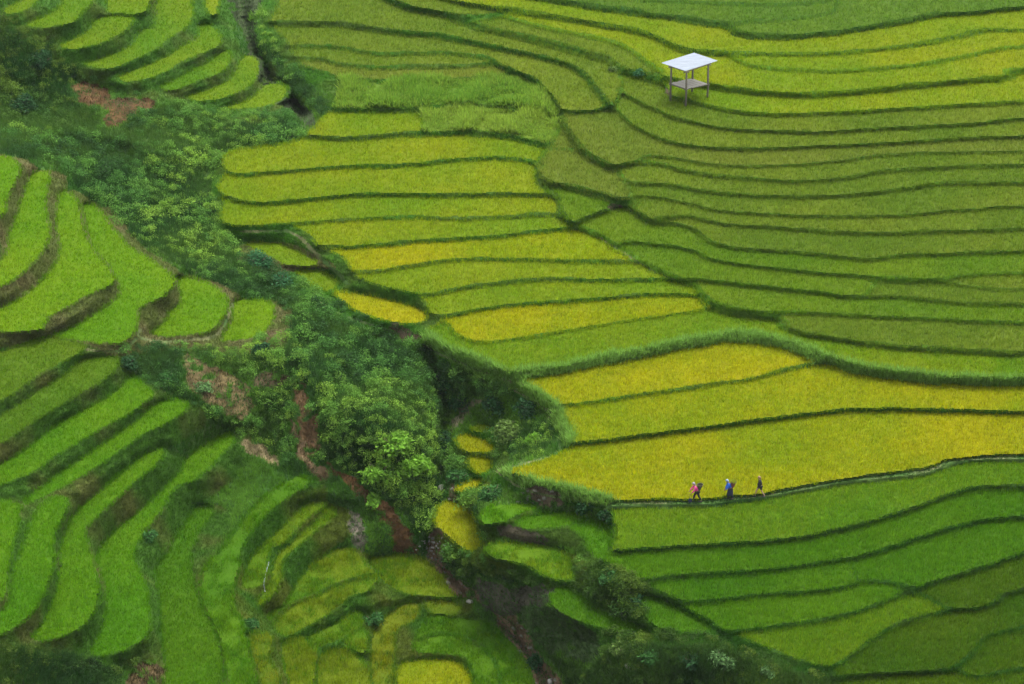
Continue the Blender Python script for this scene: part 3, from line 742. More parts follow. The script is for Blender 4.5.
for q_ in ([(500,352),(560,362),(620,350),(712,332),(762,334),(812,348),(880,368),(1024,377),(1060,380),(1060,392),(1024,390),(880,382),(812,364),(762,349),(712,350),(640,364),(560,380),(500,386)],
           [(428,330),(455,340),(500,358),(522,378),(500,384),(455,364),(425,345)],[(520,382),(560,404),(562,416),(540,408),(516,390)],[(556,410),(576,440),(560,448),(548,430)],
           [(510,468),(540,478),(612,496),(612,506),(570,502),(530,492),(500,474)]):
    LONG |= fill(q_, True, 1)
LONG &= ~fix
def bank_colour(k, X, Y, u, v):
    n = fbm(X / 3, Y / 3, 77, 3)[..., None]
    g = np.array((.065, .20, .015)); e = np.array((.10, .19, .026))
    if k > NHILL and v < 345 and u < 290 and v > 140: g = np.array((.13, .17, .04)); e = np.array((.20, .17, .08))
    elif k > NHILL and 225 < u < 545 and v > 480: g = np.array((.06, .17, .014)); e = np.array((.12, .17, .02)); n = .35 + (n - .35) * 1.3
    elif k > NHILL and u < 300 and v > 340: g = np.array((.075, .19, .020)); e = np.array((.14, .17, .04))
    elif k > NHILL and u < 300: g = np.array((.07, .19, .020)); e = np.array((.12, .18, .032))
    elif k <= NHILL and v > 490: g = np.array((.04, .14, .012)); e = np.array((.07, .15, .02))
    elif k <= NHILL and u > 560 and v < 26: g = np.array((.045, .15, .02)); e = np.array((.06, .15, .02))
    elif k <= NHILL and u > 600 and v < 350: g = np.array((.11, .28, .020)); e = np.array((.15, .28, .03))
    c = g + (e - g) * np.clip((n - .42) * 3.2, 0, 1)
    return c
for k in range(1, nf + 1):
    fm = face_field == k
    if not fm.any(): continue
    cu_, cv_ = cen[k - 1]
    if k == PATHID:
        V, F, _ = compact(QUADS[fm], PSF); V = V.copy(); V[:, 2] += .004
        X, Y = V[:, 0], V[:, 1]; n_ = fbm(X / 2, Y / 1.5, 9, 3)[:, None]
        T = np.array((.06, .13, .03)) + (np.array((.12, .14, .06)) - np.array((.06, .13, .03))) * np.clip((n_ - .4) * 3, 0, 1)
        p = mesh_obj('footpath', V, F, M_EARTH, None, T, V.mean(0)); tag(p, kind='structure')
        continue
    kd = kinds.get(k) or auto_kind(cu_, cv_, k)
    g, y, share, th = RICE[kd]; g = np.array(g); y = np.array(y)
    z = ZF[k - 1]
    V, F, _ = compact(QUADS[fm], PSF)
    V = V.copy(); V[:, 2] = z + .03 + (fbm(V[:, 0] * 1.5, V[:, 1] * 1.5, 50, 2) - .5) * .06
    def colour(X, Y, jit):
        n1 = fbm(X / 7 + k * 3.1, Y / 9, 60, 3); n2 = vnoise(X * .9, Y * .9, 61)
        f = np.clip(share + (n1 - .5) * (2.6 if kd == 'mottle' else 1.3) + (n2 - .5) * .15 + jit, 0, 1)[:, None]
        return g + (y - g) * f
    T = colour(V[:, 0], V[:, 1], 0) * .66  # canopy sheet darkened: the tufts' own shading is put into its colour
    parts = [(V, tris(F), T)]
    s = slice(cuts[k], cuts[k + 1]); u, v = pu[s], pv[s]
    root = place(u, v, z - .09 + rng.uniform(-.07, .06, len(u))); jit = rng.normal(0, .24, len(u))
    knoll = k > NHILL and 225 < cu_ < 545 and cv_ > 480 and kd != 'ripe'
    if knoll: jit = jit + rng.normal(0, .3, len(u)); jit += (vnoise(root[:, 0] * 1.6, root[:, 1] * 1.3, 71) - .5) * 1.2; root[:, 2] += (vnoise(root[:, 0] * 1.1, root[:, 1] * .9, 72) - .5) * .3
    if kd == 'bean':      # broad leafy rows
        hh = th * (0.15 + 1.5 * vnoise(root[:, 0] * .75, root[:, 1] * .6, 44))
        Vb, Fb, Tb = blades(root, colour(root[:, 0], root[:, 1], jit), 6, hh, .15, .9, .45, .18, None, .3)
    else:
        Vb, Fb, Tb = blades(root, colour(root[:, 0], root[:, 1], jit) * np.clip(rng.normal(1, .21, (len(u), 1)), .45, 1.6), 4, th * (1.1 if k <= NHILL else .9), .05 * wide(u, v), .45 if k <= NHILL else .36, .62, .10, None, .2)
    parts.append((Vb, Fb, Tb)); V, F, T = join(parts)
    wpt = place(cu_, cv_, z); base = np.array([wpt[0], wpt[1], z])
    lb = labels.get(k)
    t = empty('rice_paddy', base)
    tag(t, lb or 'terraced rice paddy on the hillside', 'rice paddy', 'terraced rice paddies stepping down the hillsides')
    if not lb: print('NOLABEL id %d at (%d,%d) area %d kind %s' % (k, cu_, cv_, area[k - 1], kd))
    mesh_obj('rice_crop', V, F, M_RICE, t, T, base)
    # bank
    bm_ = face_bank == k
    if bm_.any():
        V, F, _ = compact(QUADS[bm_], PSF); sid = None
        T = bank_colour(k, V[:, 0], V[:, 1], cu_, cv_)
        # bare soil where the survey has it
        uq = np.unique(QUADS[bm_].ravel()); ss = soil_id.ravel()[uq]
        for q in np.unique(ss[ss > 0]): T[ss == q] = SOIL[q - 1][1]
        parts = [(V, tris(F), T * .9)]
        s = slice(bcuts[k], bcuts[k + 1]); u, v = bu2[s], bv2[s]
        if len(u):
            root = ground(u, v); root[:, 2] -= .05
            col = bank_colour(k, root[:, 0], root[:, 1], cu_, cv_) * (1 + rng.normal(0, .18, (len(u), 1)))
            dr = np.array([0, -.25, 0.0])
            lg = labat(u, v, LONG.astype(np.int8)) > 0; dd = labat(u, v, dist)
            fr = (dd <= (3 if (k <= NHILL and v.mean() < 350 and u.mean() > 560) else 1)) & ~lg
            col[fr] = (g * .80 + y * .10)[None] * rng.uniform(.7, 1.2, (fr.sum(), 1)); col[lg] = np.array((.22, .40, .07)) * rng.uniform(.75, 1.3, (lg.sum(), 1))
            hh = np.where(lg, .75, np.where(fr, .46, .30)); ww = np.where(lg, .07, .05) * wide(u, v)
            parts.append(blades(root, col, 4, hh, ww, .8, .85, .1, dr))
        V, F, T = join(parts); mesh_obj('grassy_bank', V, F, M_BANK, t, T, base)

# ------------------------------------------------------------------ terrain, tracks
gm = ((face_field == 0) & (face_bank == 0)) | (face_field > 0)
inter = fix.copy()            # inside the paddies the soil lies under the crop
for _ in range(2):
    p = np.pad(inter, 1, mode='edge'); inter = p[1:-1, 1:-1] & p[:-2, 1:-1] & p[2:, 1:-1] & p[1:-1, :-2] & p[1:-1, 2:]
VG = PSF.copy(); VG[inter.ravel() & (lab.ravel() != PATHID), 2] -= .42
X, Y = VG[:, 0], VG[:, 1]; n1 = fbm(X / 4, Y / 5, 91, 4)[:, None]; n2 = fbm(X / 1.2, Y / 1.2, 93, 3)[:, None]
TG = np.array((.035, .095, .020)) + (np.array((.075, .13, .03)) - np.array((.035, .095, .020))) * np.clip((n1 - .38) * 3.5, 0, 1)
sd = soil_id.ravel()
for q, (s, c) in enumerate(SOIL, 1):
    m = sd == q; TG[m] = np.array(c) * (.3 + 1.0 * n2[m])
trk = gm & tr_f & (face_field == 0)
V, F, T = compact(QUADS[gm & ~trk], VG, TG)
t = mesh_obj('terrain', V, F, M_EARTH, None, T, V.mean(0), smooth=True); tag(t, kind='structure')
V, F, T = compact(QUADS[trk], VG, TG); n2 = fbm(V[:, 0] / 1.5, V[:, 1] / 1.5, 95, 3)[:, None]
T = np.array((.06, .12, .03)) + (np.array((.13, .14, .06)) - np.array((.06, .12, .03))) * np.clip((n2 - .35) * 3, 0, 1)
t = mesh_obj('footpath', V, F, M_EARTH, None, T, V.mean(0), smooth=True); tag(t, kind='structure')

ks = (bs > 0) & (bl == 0) & (rng.random(len(bl)) < .55)
root = ground(bu[ks], bv[ks]); root[:, 2] -= .04; base_c = np.array([SOIL[q - 1][1] for q in bs[ks]])
gr = (fbm(root[:, 0] / 2.2, root[:, 1] / 2.2, 520, 3) > .5)[:, None]
col = np.where(gr, np.array((.06, .14, .03)), base_c * [.7, .85, .65]) * rng.uniform(.5, 1.5, (len(root), 1))
V, F, T = blades(root, col, 3, .26, .06, .95, .9, .15)
g_ = mesh_obj('dry_grass', V, F, M_BANK, None, T, V.mean(0)); tag(g_, 'dead stalks and thin grass on the bare earth of the landslips and stream bank', 'dry grass', kind='stuff')
# loose grass on all other open ground
kg = (bl == 0) & (bo == 0) & (rng.random(len(bl)) < .75) & (bs == 0) & ~bt
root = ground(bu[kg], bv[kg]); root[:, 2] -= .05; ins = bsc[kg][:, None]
n1 = fbm(root[:, 0] / 5, root[:, 1] / 5, 191, 3)[:, None]
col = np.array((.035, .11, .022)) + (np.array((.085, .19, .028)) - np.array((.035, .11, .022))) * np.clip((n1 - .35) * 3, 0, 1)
low = (bv[kg] > 560)[:, None] & (bu[kg] > 380)[:, None]; col = np.where(ins, col * np.where(low, .7, .85), col * [1.5, 1.5, 1.0])  # dark understory under scrub, with hollow shade between clumps put into its colour
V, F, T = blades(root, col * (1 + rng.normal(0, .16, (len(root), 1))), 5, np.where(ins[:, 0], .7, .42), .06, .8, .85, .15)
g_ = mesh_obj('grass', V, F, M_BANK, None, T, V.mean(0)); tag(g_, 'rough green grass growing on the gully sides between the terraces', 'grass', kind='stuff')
pth = bl == PATHID
root = ground(bu[pth], bv[pth]); V, F, T = blades(root, np.tile(np.array((.05, .13, .02)), (len(root), 1)), 3, .12, .05, .8)
g_ = mesh_obj('path_grass', V, F, M_BANK, None, T, V.mean(0)); tag(g_, 'short grass growing along the footpath the three people walk on', 'grass', kind='stuff')

# ------------------------------------------------------------------ scrub
def crown_leaves(n, R, Hh, size, lumps=6, seed=0):
    """leaf quads on a lumpy crown, returns offsets V(4n,3), F, shade-free variation (n)"""
    r = np.random.default_rng(seed)
    lc = r.normal(0, 1, (lumps, 3)); lc /= np.linalg.norm(lc, axis=1)[:, None]; lc[:, 2] = abs(lc[:, 2]) * .8 + .1
    lc = lc * [R * .62, R * .62, Hh * .62]; lr = r.uniform(.32, .6, lumps) * R
    w = r.integers(0, lumps, n); d = r.normal(0, 1, (n, 3)); d /= np.linalg.norm(d, axis=1)[:, None]
    d[:, 2] = np.where(d[:, 2] < -.35, -d[:, 2], d[:, 2])
    p = lc[w] + d * (lr[w] * r.uniform(.6, 1.12, n) )[:, None] * [1, 1, Hh / R * .8 + .2]
    p[:, 2] = np.maximum(p[:, 2], .02)
    a = r.normal(0, 1, (n, 3)) + d * .8 + [0, 0, .5]; a /= np.linalg.norm(a, axis=1)[:, None]
    t = np.cross(a, r.normal(0, 1, (n, 3))); t /= np.linalg.norm(t, axis=1)[:, None]; b = np.cross(a, t)
    s = size * r.uniform(.6, 1.4, n)[:, None]
    V = np.stack([p - t * s, p - b * s * .45, p + t * s, p + b * s * .45], 1).reshape(-1, 3)
    return V, np.arange(4 * n).reshape(-1, 4), r.uniform(.7, 1.3, n)
TONES = np.array([(.045,.12,.028), (.08,.21,.04), (.11,.26,.042), (.14,.30,.045), (.18,.34,.045), (.22,.39,.05)])
cand = np.flatnonzero(scr.ravel() & fu_.ravel()); pick = rng.choice(cand, 8000)
taken = []; cells = {}
for p in pick:
    u, v = UU.ravel()[p], VV.ravel()[p]
    if fbm(u / 26, v / 18, 431, 3) < .16: continue
    key = (int(u // 9), int(v // 7))
    if any(abs(u - a) < 6 and abs(v - b) < 4.5 for kx in (-1, 0, 1) for ky in (-1, 0, 1) for a, b in cells.get((key[0] + kx, key[1] + ky), [])): continue
    cells.setdefault(key, []).append((u, v)); taken.append((u, v))
print('scrub clumps', len(taken))
parts = []; protos = [crown_leaves(430, 1, 1, .085, 8, 100 + i) for i in range(10)]
for q, (u, v) in enumerate(taken):
    g0 = ground(np.array(u), np.array(v)); V, F, var = protos[q % 10]
    a = rng.uniform(0, 6.28); ca, sa = math.cos(a), math.sin(a); R = rng.uniform(.33, .84) * (.7 + .7 * float(vnoise(g0[0] / 4, g0[1] / 5, 411))); hh = R * rng.uniform(.7, 1.5)
    if v > 640: R *= .8; hh *= .7
    Vr = np.stack([(V[:, 0] * ca - V[:, 1] * sa) * R, (V[:, 0] * sa + V[:, 1] * ca) * R, V[:, 2] * hh], -1) + g0 - [0, 0, .15]
    n1 = float(fbm(g0[0] / 9, g0[1] / 12, 300, 3)); ti = int(np.clip((n1 - .25) * 2 * 6 + rng.normal(0, 1.0), 0, 5))
    c = TONES[ti]
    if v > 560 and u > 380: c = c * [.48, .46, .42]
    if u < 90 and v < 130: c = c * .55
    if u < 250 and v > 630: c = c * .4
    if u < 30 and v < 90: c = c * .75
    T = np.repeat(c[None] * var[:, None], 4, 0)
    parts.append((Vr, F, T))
V, F, T = join(parts)
sc_ = mesh_obj('scrub', V, F, M_SCRUB, None, T, V.mean(0)); tag(sc_, 'dense tangled green scrub covering the gully between the terraced hillsides', 'scrub', kind='stuff')
#@@MORE_START@@
# ------------------------------------------------------------------ things
import bmesh
from mathutils import Vector, Matrix
def frame(a, b):
    d = (b - a); d = d / max(np.linalg.norm(d), 1e-9); r = np.array([0, 0, 1.0]) if abs(d[2]) < .9 else np.array([1.0, 0, 0])
    x = np.cross(d, r); x /= np.linalg.norm(x); return x, np.cross(d, x), d
def tube(pts, rad, n=8, cap=True):
    """swept tube -> (V, quads, tint-free)"""
    pts = [np.array(p, float) for p in pts]; rad = rad if hasattr(rad, '__len__') else [rad] * len(pts); V = []; F = []
    for i, p in enumerate(pts):
        a = pts[max(i - 1, 0)]; b = pts[min(i + 1, len(pts) - 1)]; x, y, _ = frame(a, b)
        for k in range(n):
            t = 2 * math.pi * k / n; V.append(p + (x * math.cos(t) + y * math.sin(t)) * rad[i])
    for i in range(len(pts) - 1):
        for k in range(n):
            k2 = (k + 1) % n; F.append((i * n + k, i * n + k2, (i + 1) * n + k2, (i + 1) * n + k))
    if cap:
        for i, s in ((0, -1), (len(pts) - 1, 1)):
            c = len(V); V.append(pts[i])
            for k in range(n):
                k2 = (k + 1) % n; f = (i * n + k, i * n + k2) if s > 0 else (i * n + k2, i * n + k)
                F.append((f[0], f[1], c, c))
    return np.array(V), F
def build(name, pieces, material, parent=None, loc=None, tint=None, smooth=True):
    """pieces: list of (V, faces) in world coordinates"""
    me = bpy.data.meshes.new(name); VV_, FF_, o = [], [], 0
    for V, F in pieces:
        VV_ += [tuple(float(c) for c in (v - loc if loc is not None else v)) for v in np.asarray(V)]
        for f in F:
            g = []
            for i in f:
                if i + o not in g: g.append(i + o)
            if len(g) > 2: FF_.append(tuple(g))
        o += len(V)
    me.from_pydata(VV_, [], FF_); me.validate(); me.materials.append(material)
    if smooth: me.polygons.foreach_set('use_smooth', [True] * len(me.polygons))
    if tint is not None:
        at = me.color_attributes.new('tint', 'FLOAT_COLOR', 'POINT'); at.data.foreach_set('color', [c for _ in range(len(VV_)) for c in (*tint, 1)])
    o_ = bpy.data.objects.new(name, me); C.objects.link(o_)
    if parent is not None: o_.parent = parent
    elif loc is not None: o_.location = [float(a) for a in loc]
    return o_
def slab(c4, th):
    c4 = [np.array(c, float) for c in c4]; nrm = np.cross(c4[1] - c4[0], c4[3] - c4[0]); nrm /= np.linalg.norm(nrm)
    if nrm[2] < 0: nrm = -nrm
    V = c4 + [c - nrm * th for c in c4]
    return np.array(V), [(0, 1, 2, 3), (7, 6, 5, 4), (0, 4, 5, 1), (1, 5, 6, 2), (2, 6, 7, 3), (3, 7, 4, 0)]

# the lookout hut
hz = float(ground(np.array(690.0), np.array(101.0))[2]) - .1
fF, fL, fR = place(685.5, 105.3, hz), place(670.5, 100.2, hz), place(707.0, 100.6, hz); fB = fL + fR - fF
def topz(p, v): return float(height_at(p, v))
hut = empty('field_hut', (fF + fB) / 2)
tag(hut, 'open wooden lookout hut on four posts with a pale metal roof and raised platform', 'hut')
hb = np.array(hut.location)
zt = [topz(fF, 71.2), topz(fL, 66.4), topz(fR, 64.0)]; zt.append(zt[1] + zt[2] - zt[0])
zd = [topz(fF, 89.2), topz(fL, 83.4), topz(fR, 84.6)]; zdm = sum(zd) / 3
for p, z1, lean in ((fF, zt[0], .03), (fL, zt[1], -.02), (fR, zt[2], .04), (fB, zt[3], 0)):
    q = p.copy(); q[2] = z1 - .02; a = p - [0, 0, .9]
    m = (a + q) / 2 + [lean, 0, 0]
    build('post', [tube([a, m, q], [.10, .09, .08], 8)], M_WOOD, hut, hb)
ctr = (fF + fB) / 2
def at_z(p, z, g=0.0):
    q = p.copy(); q[2] = z; d = p - ctr; d[2] = 0; return q + d / np.linalg.norm(d) * g
cd = [at_z(fF, zdm, .02), at_z(fR, zdm, .02), at_z(fB, zdm, .02), at_z(fL, zdm, .02)]
slats = []
for k in range(15):                                   # split bamboo laid side by side
    t0, t1 = (k + .06) / 15, (k + .94) / 15; e = rng.uniform(-.06, .06, 2); dz = rng.uniform(-.012, .012)
    a0 = cd[0] + (cd[1] - cd[0]) * t0; a1 = cd[0] + (cd[1] - cd[0]) * t1; b0 = cd[3] + (cd[2] - cd[3]) * t0; b1 = cd[3] + (cd[2] - cd[3]) * t1
    u_ = (b0 - a0) / np.linalg.norm(b0 - a0); up = np.array([0, 0, .06 + dz])
    slats.append(slab([a0 - u_ * (.08 + e[0]) + up, a1 - u_ * (.08 + e[0]) + up, b1 + u_ * (.08 + e[1]) + up, b0 + u_ * (.08 + e[1]) + up], .035))
build('platform', slats, M_BAMBOO, hut, hb, smooth=False)
for a, b in ((0, 1), (1, 2), (2, 3), (3, 0)):
    A_, B_ = cd[a] - [0, 0, .03], cd[b] - [0, 0, .03]; d = (B_ - A_) / np.linalg.norm(B_ - A_) * .16
    build('floor_beam', [tube([A_ - d, B_ + d], .055, 8)], M_WOOD, hut, hb)
for t_ in (.33, .67):
    A_ = cd[0] + (cd[3] - cd[0]) * t_ - [0, 0, .02]; B_ = cd[1] + (cd[2] - cd[1]) * t_ - [0, 0, .02]; build('floor_joist', [tube([A_, B_], .035, 6)], M_WOOD, hut, hb)
tp = [fF.copy(), fR.copy(), fB.copy(), fL.copy()]
for q, z1 in zip(tp, (zt[0], zt[2], zt[3], zt[1])): q[2] = z1 - .03
for a, b in ((0, 1), (2, 3), (1, 2), (3, 0)):
    d = (tp[b] - tp[a]) / np.linalg.norm(tp[b] - tp[a]) * .3
    build('roof_beam', [tube([tp[a] - d, tp[b] + d], .05, 8)], M_WOOD, hut, hb)
# roof: the plane through the beams, its corners where the photograph shows them
p0 = tp[0] + [0, 0, .10]; e1, e2 = tp[1] - tp[0], tp[3] - tp[0]; nrm = np.cross(e1, e2); nrm /= np.linalg.norm(nrm)
def hit(u, v):
    r = ray(u, v); t = np.dot(p0 - CAM, nrm) / np.dot(r, nrm); return CAM + r * t
rc = [hit(685.0, 70.8), hit(717.6, 60.6), hit(693.8, 52.6), hit(661.0, 62.8)]
nw = 22; V = []; F = []
for s_ in (0, 1):
    for j in range(2):
        for i in range(nw * 2 + 1):
            t_ = i / (nw * 2); a = rc[0] + (rc[3] - rc[0]) * t_; b = rc[1] + (rc[2] - rc[1]) * t_
            p = a + (b - a) * j + nrm * ((.022 if i % 2 else -.022) - s_ * .006) * (1 if nrm[2] > 0 else -1); V.append(p)
n1_ = nw * 2 + 1
for s_ in (0, 1):
    for i in range(nw * 2):
        q = s_ * 2 * n1_; f = (q + i, q + i + 1, q + n1_ + i + 1, q + n1_ + i); F.append(f if s_ == 0 else f[::-1])
for i in range(nw * 2):
    F.append((i, i + 1, 2 * n1_ + i + 1, 2 * n1_ + i)); F.append((n1_ + i, n1_ + i + 1, 3 * n1_ + i + 1, 3 * n1_ + i))
for i in (0, nw * 2): F.append((i, n1_ + i, 3 * n1_ + i, 2 * n1_ + i))
build('roof', [(np.array(V), F)], M_ROOF, hut, hb, smooth=False)
for t_ in (.12, .5, .88):
    a = rc[0] + (rc[3] - rc[0]) * .03; b = rc[3] + (rc[0] - rc[3]) * .03
    A_ = a + (rc[1] - rc[0]) * t_ - nrm * np.sign(nrm[2]) * .055; B_ = b + (rc[2] - rc[3]) * t_ - nrm * np.sign(nrm[2]) * .055
    build('purlin', [tube([A_, B_], .03, 6)], M_WOOD, hut, hb)

# people: one grown skin per figure, clothes as closer-fitting shells over it
def colour_mat(name, c, r=.8, amt=.12): return plain(name, c, r, 0, 14, amt)
M_SKIN = colour_mat('skin', (.26, .14, .09), .55, .05); M_PALE = colour_mat('fair_skin', (.40, .25, .18), .55, .05)
def skin_mesh(name, joints, edges, material, parent, xf, sub=1):
    """joints: {key: (x, y, z, r)}; first key is the root"""
    keys = list(joints); me = bpy.data.meshes.new(name)
    me.from_pydata([xf(np.array(joints[k][:3])) for k in keys], [(keys.index(a), keys.index(b)) for a, b in edges], [])
    tmp = bpy.data.objects.new(name, me); C.objects.link(tmp)
    sk_ = tmp.modifiers.new('s', 'SKIN'); sk_.use_smooth_shade = True
    lay = me.skin_vertices[0].data if me.skin_vertices else None
    if lay is None:
        bpy.context.view_layer.objects.active = tmp; bpy.ops.mesh.customdata_skin_add(); lay = me.skin_vertices[0].data
    for i, k in enumerate(keys):
        r = joints[k][3]; ry = joints[k][4] if len(joints[k]) > 4 else r
        lay[i].radius = (r, ry); lay[i].use_root = (i == 0)
    if sub: ss = tmp.modifiers.new('u', 'SUBSURF'); ss.levels = sub; ss.render_levels = sub
    dg = bpy.context.evaluated_depsgraph_get(); ev = tmp.evaluated_get(dg)
    out = bpy.data.meshes.new_from_object(ev); out.materials.clear(); out.materials.append(material)
    bpy.data.objects.remove(tmp); o = bpy.data.objects.new(name, out); C.objects.link(o); o.parent = parent
    for p_ in out.polygons: p_.use_smooth = True
    return o
def ball(c, r, n=10, m=7, top=1.0, cut=-1.0):
    V, F = [], []
    for j in range(m + 1):
        ph = -math.pi / 2 * -cut * 1.0 if False else math.asin(max(-1, cut)) + (math.pi / 2 * top - math.asin(max(-1, cut))) * j / m
        for i in range(n):
            t = 2 * math.pi * i / n; V.append(np.array(c) + np.array([math.cos(ph) * math.cos(t) * r[0], math.cos(ph) * math.sin(t) * r[1], math.sin(ph) * r[2]]))
    for j in range(m):
        for i in range(n): F.append((j * n + i, j * n + (i + 1) % n, (j + 1) * n + (i + 1) % n, (j + 1) * n + i))
    return np.array(V), F
def person(u, v, h, heading, lean, arms, step, label, skin, short=False):
    """walks along its local -X; lean tips the trunk forward; returns (root, joint dictionary, transform)"""
    g0 = ground(np.array(float(u)), np.array(float(v))); root = empty('person', g0)
    tag(root, label, 'person', 'people walking in line on the footpath')
    S = h / 1.65; ch, sh = math.cos(heading), math.sin(heading)
    xf = lambda p: tuple(float(a) for a in (np.array([p[0] * ch - p[1] * sh, p[0] * sh + p[1] * ch, p[2]]) * S))
    L = lambda z: -max(0, z - .9) * lean
    J = {'pel': (0, 0, .92, .115, .145), 'wst': (L(1.06), 0, 1.06, .10, .13), 'che': (L(1.27), 0, 1.27, .11, .155), 'nek': (L(1.42), 0, 1.41, .05), 'hd0': (L(1.48) - .02, 0, 1.485, .065), 'hd1': (L(1.56) - .035, 0, 1.565, .088), 'hd2': (L(1.6) - .035, 0, 1.625, .055)}
    E = [('pel', 'wst'), ('wst', 'che'), ('che', 'nek'), ('nek', 'hd0'), ('hd0', 'hd1'), ('hd1', 'hd2')]
    for s, t in ((-1, 'l'), (1, 'r')):
        st = step * s
        J['hip' + t] = (-.02 * st, .09 * s, .86, .085); J['kne' + t] = (-.22 * st - .05, .09 * s, .47, .055)
        J['ank' + t] = (-.36 * st + (.06 if st < 0 else 0), .085 * s, .08 + (.05 if st < 0 else 0), .036); J['toe' + t] = (-.36 * st - .14, .095 * s, .03 + (.02 if st < 0 else 0), .033)
        E += [('pel', 'hip' + t), ('hip' + t, 'kne' + t), ('kne' + t, 'ank' + t), ('ank' + t, 'toe' + t)]
        sx, sz = L(1.36), 1.36
        el, ha = arms[0 if s < 0 else 1]
        J['sho' + t] = (sx, .175 * s, sz, .052); J['elb' + t] = (sx + el[0], s * (.2 + el[1]), sz + el[2], .038); J['wri' + t] = (sx + ha[0], s * (.17 + ha[1]), sz + ha[2], .026)
        w_ = np.array(J['wri' + t][:3]); d = w_ - np.array(J['elb' + t][:3]); d /= np.linalg.norm(d)
        pa = w_ + d * .07; J['pal' + t] = (*pa, .03, .018); side = np.cross(d, [0, 1, 0]); side /= max(np.linalg.norm(side), 1e-6)
        E += [('che', 'sho' + t), ('sho' + t, 'elb' + t), ('elb' + t, 'wri' + t), ('wri' + t, 'pal' + t)]
        for q in range(4):                                     # fingers curl slightly
            o_ = side * (.024 - .016 * q); ln = (.07, .08, .075, .058)[q]
            a = pa + o_ + d * .03; b = a + d * ln * .5 + [0, -s * .012, 0]; c = b + d * ln * .4 + [0, -s * .03, 0]
            for nm, p_, r_ in (('a', a, .010), ('b', b, .009), ('c', c, .008)): J['f%d%s%s' % (q, nm, t)] = (*p_, r_)
            E += [('pal' + t, 'f%da%s' % (q, t)), ('f%da%s' % (q, t), 'f%db%s' % (q, t)), ('f%db%s' % (q, t), 'f%dc%s' % (q, t))]
        a = w_ + d * .035 + side * .03; b = a + d * .03 + side * .02; J['tha' + t] = (*a, .011); J['thb' + t] = (*(b + d * .02), .009)
        E += [('wri' + t, 'tha' + t), ('tha' + t, 'thb' + t)]
    skin_mesh('body', J, E, skin, root, xf, 1)
    hc = np.array(J['hd1'][:3])
    face = []
    for s in (-1, 1):
        face.append(ball(hc + [-.082, .032 * s, .005], (.012, .014, .009), 8, 5)); 
    build('eyes', [(np.array([xf(p) for p in V_]), F_) for V_, F_ in face], M_DARK, root)
    nose = ball(hc + [-.092, 0, -.022], (.018, .013, .022), 8, 5); mouth = ball(hc + [-.083, 0, -.055], (.009, .024, .006), 8, 5)
    build('nose', [(np.array([xf(p) for p in nose[0]]), nose[1])], skin, root); build('mouth', [(np.array([xf(p) for p in mouth[0]]), mouth[1])], M_LIP, root)
    ears = [ball(hc + [.005, .088 * s, -.005], (.018, .01, .03), 8, 5) for s in (-1, 1)]
    build('ears', [(np.array([xf(p) for p in V_]), F_) for V_, F_ in ears], skin, root)
    return root, J, xf, g0
M_DARK = colour_mat('dark_pupil', (.02, .015, .012), .4, .05); M_LIP = colour_mat('lip', (.34, .12, .10), .5, .05)
def grow(J, keys, k=1.0, add=.012):
    o = {}
    for a in keys:
        j = J[a]; r = j[3] * k + add; o[a] = (*j[:3], r, (j[4] * k + add) if len(j) > 4 else r)
    return o
TORSO = ['pel', 'wst', 'che', 'shol', 'shor', 'elbl', 'elbr', 'wril', 'wrir']
TE = [('pel', 'wst'), ('wst', 'che'), ('che', 'shol'), ('che', 'shor'), ('shol', 'elbl'), ('shor', 'elbr'), ('elbl', 'wril'), ('elbr', 'wrir')]
LEGS = ['pel', 'hipl', 'hipr', 'knel', 'kner', 'ankl', 'ankr']
LE = [('pel', 'hipl'), ('pel', 'hipr'), ('hipl', 'knel'), ('hipr', 'kner'), ('knel', 'ankl'), ('kner', 'ankr')]
def shoes(J, xf, root, material):
    for t in 'lr':
        a, b = J['ank' + t], J['toe' + t]
        V, F = ball(((a[0] + b[0]) / 2 - .005, a[1] + .005, b[2] + .012), (.165, .062, .07), 12, 6); V[:, 2] = np.maximum(V[:, 2], b[2] - .034)
        build('shoe', [(np.array([xf(p) for p in V]), F)], material, root)
def scarf(J, xf, root, material, name='headscarf', drape=True):
    hc = np.array(J['hd1'][:3]); V, F = ball(hc + [.014, 0, .014], (.112, .108, .112), 14, 8, 1, -.1); pcs = [(np.array([xf(p) for p in V]), F)]
    if drape:
        V, F = tube([hc + [.045, 0, .03], hc + [.07, 0, -.06], hc + [.085, 0, -.13]], [.08, .085, .06], 10); pcs.append((np.array([xf(p) for p in V]), F))
    return build(name, pcs, material, root)
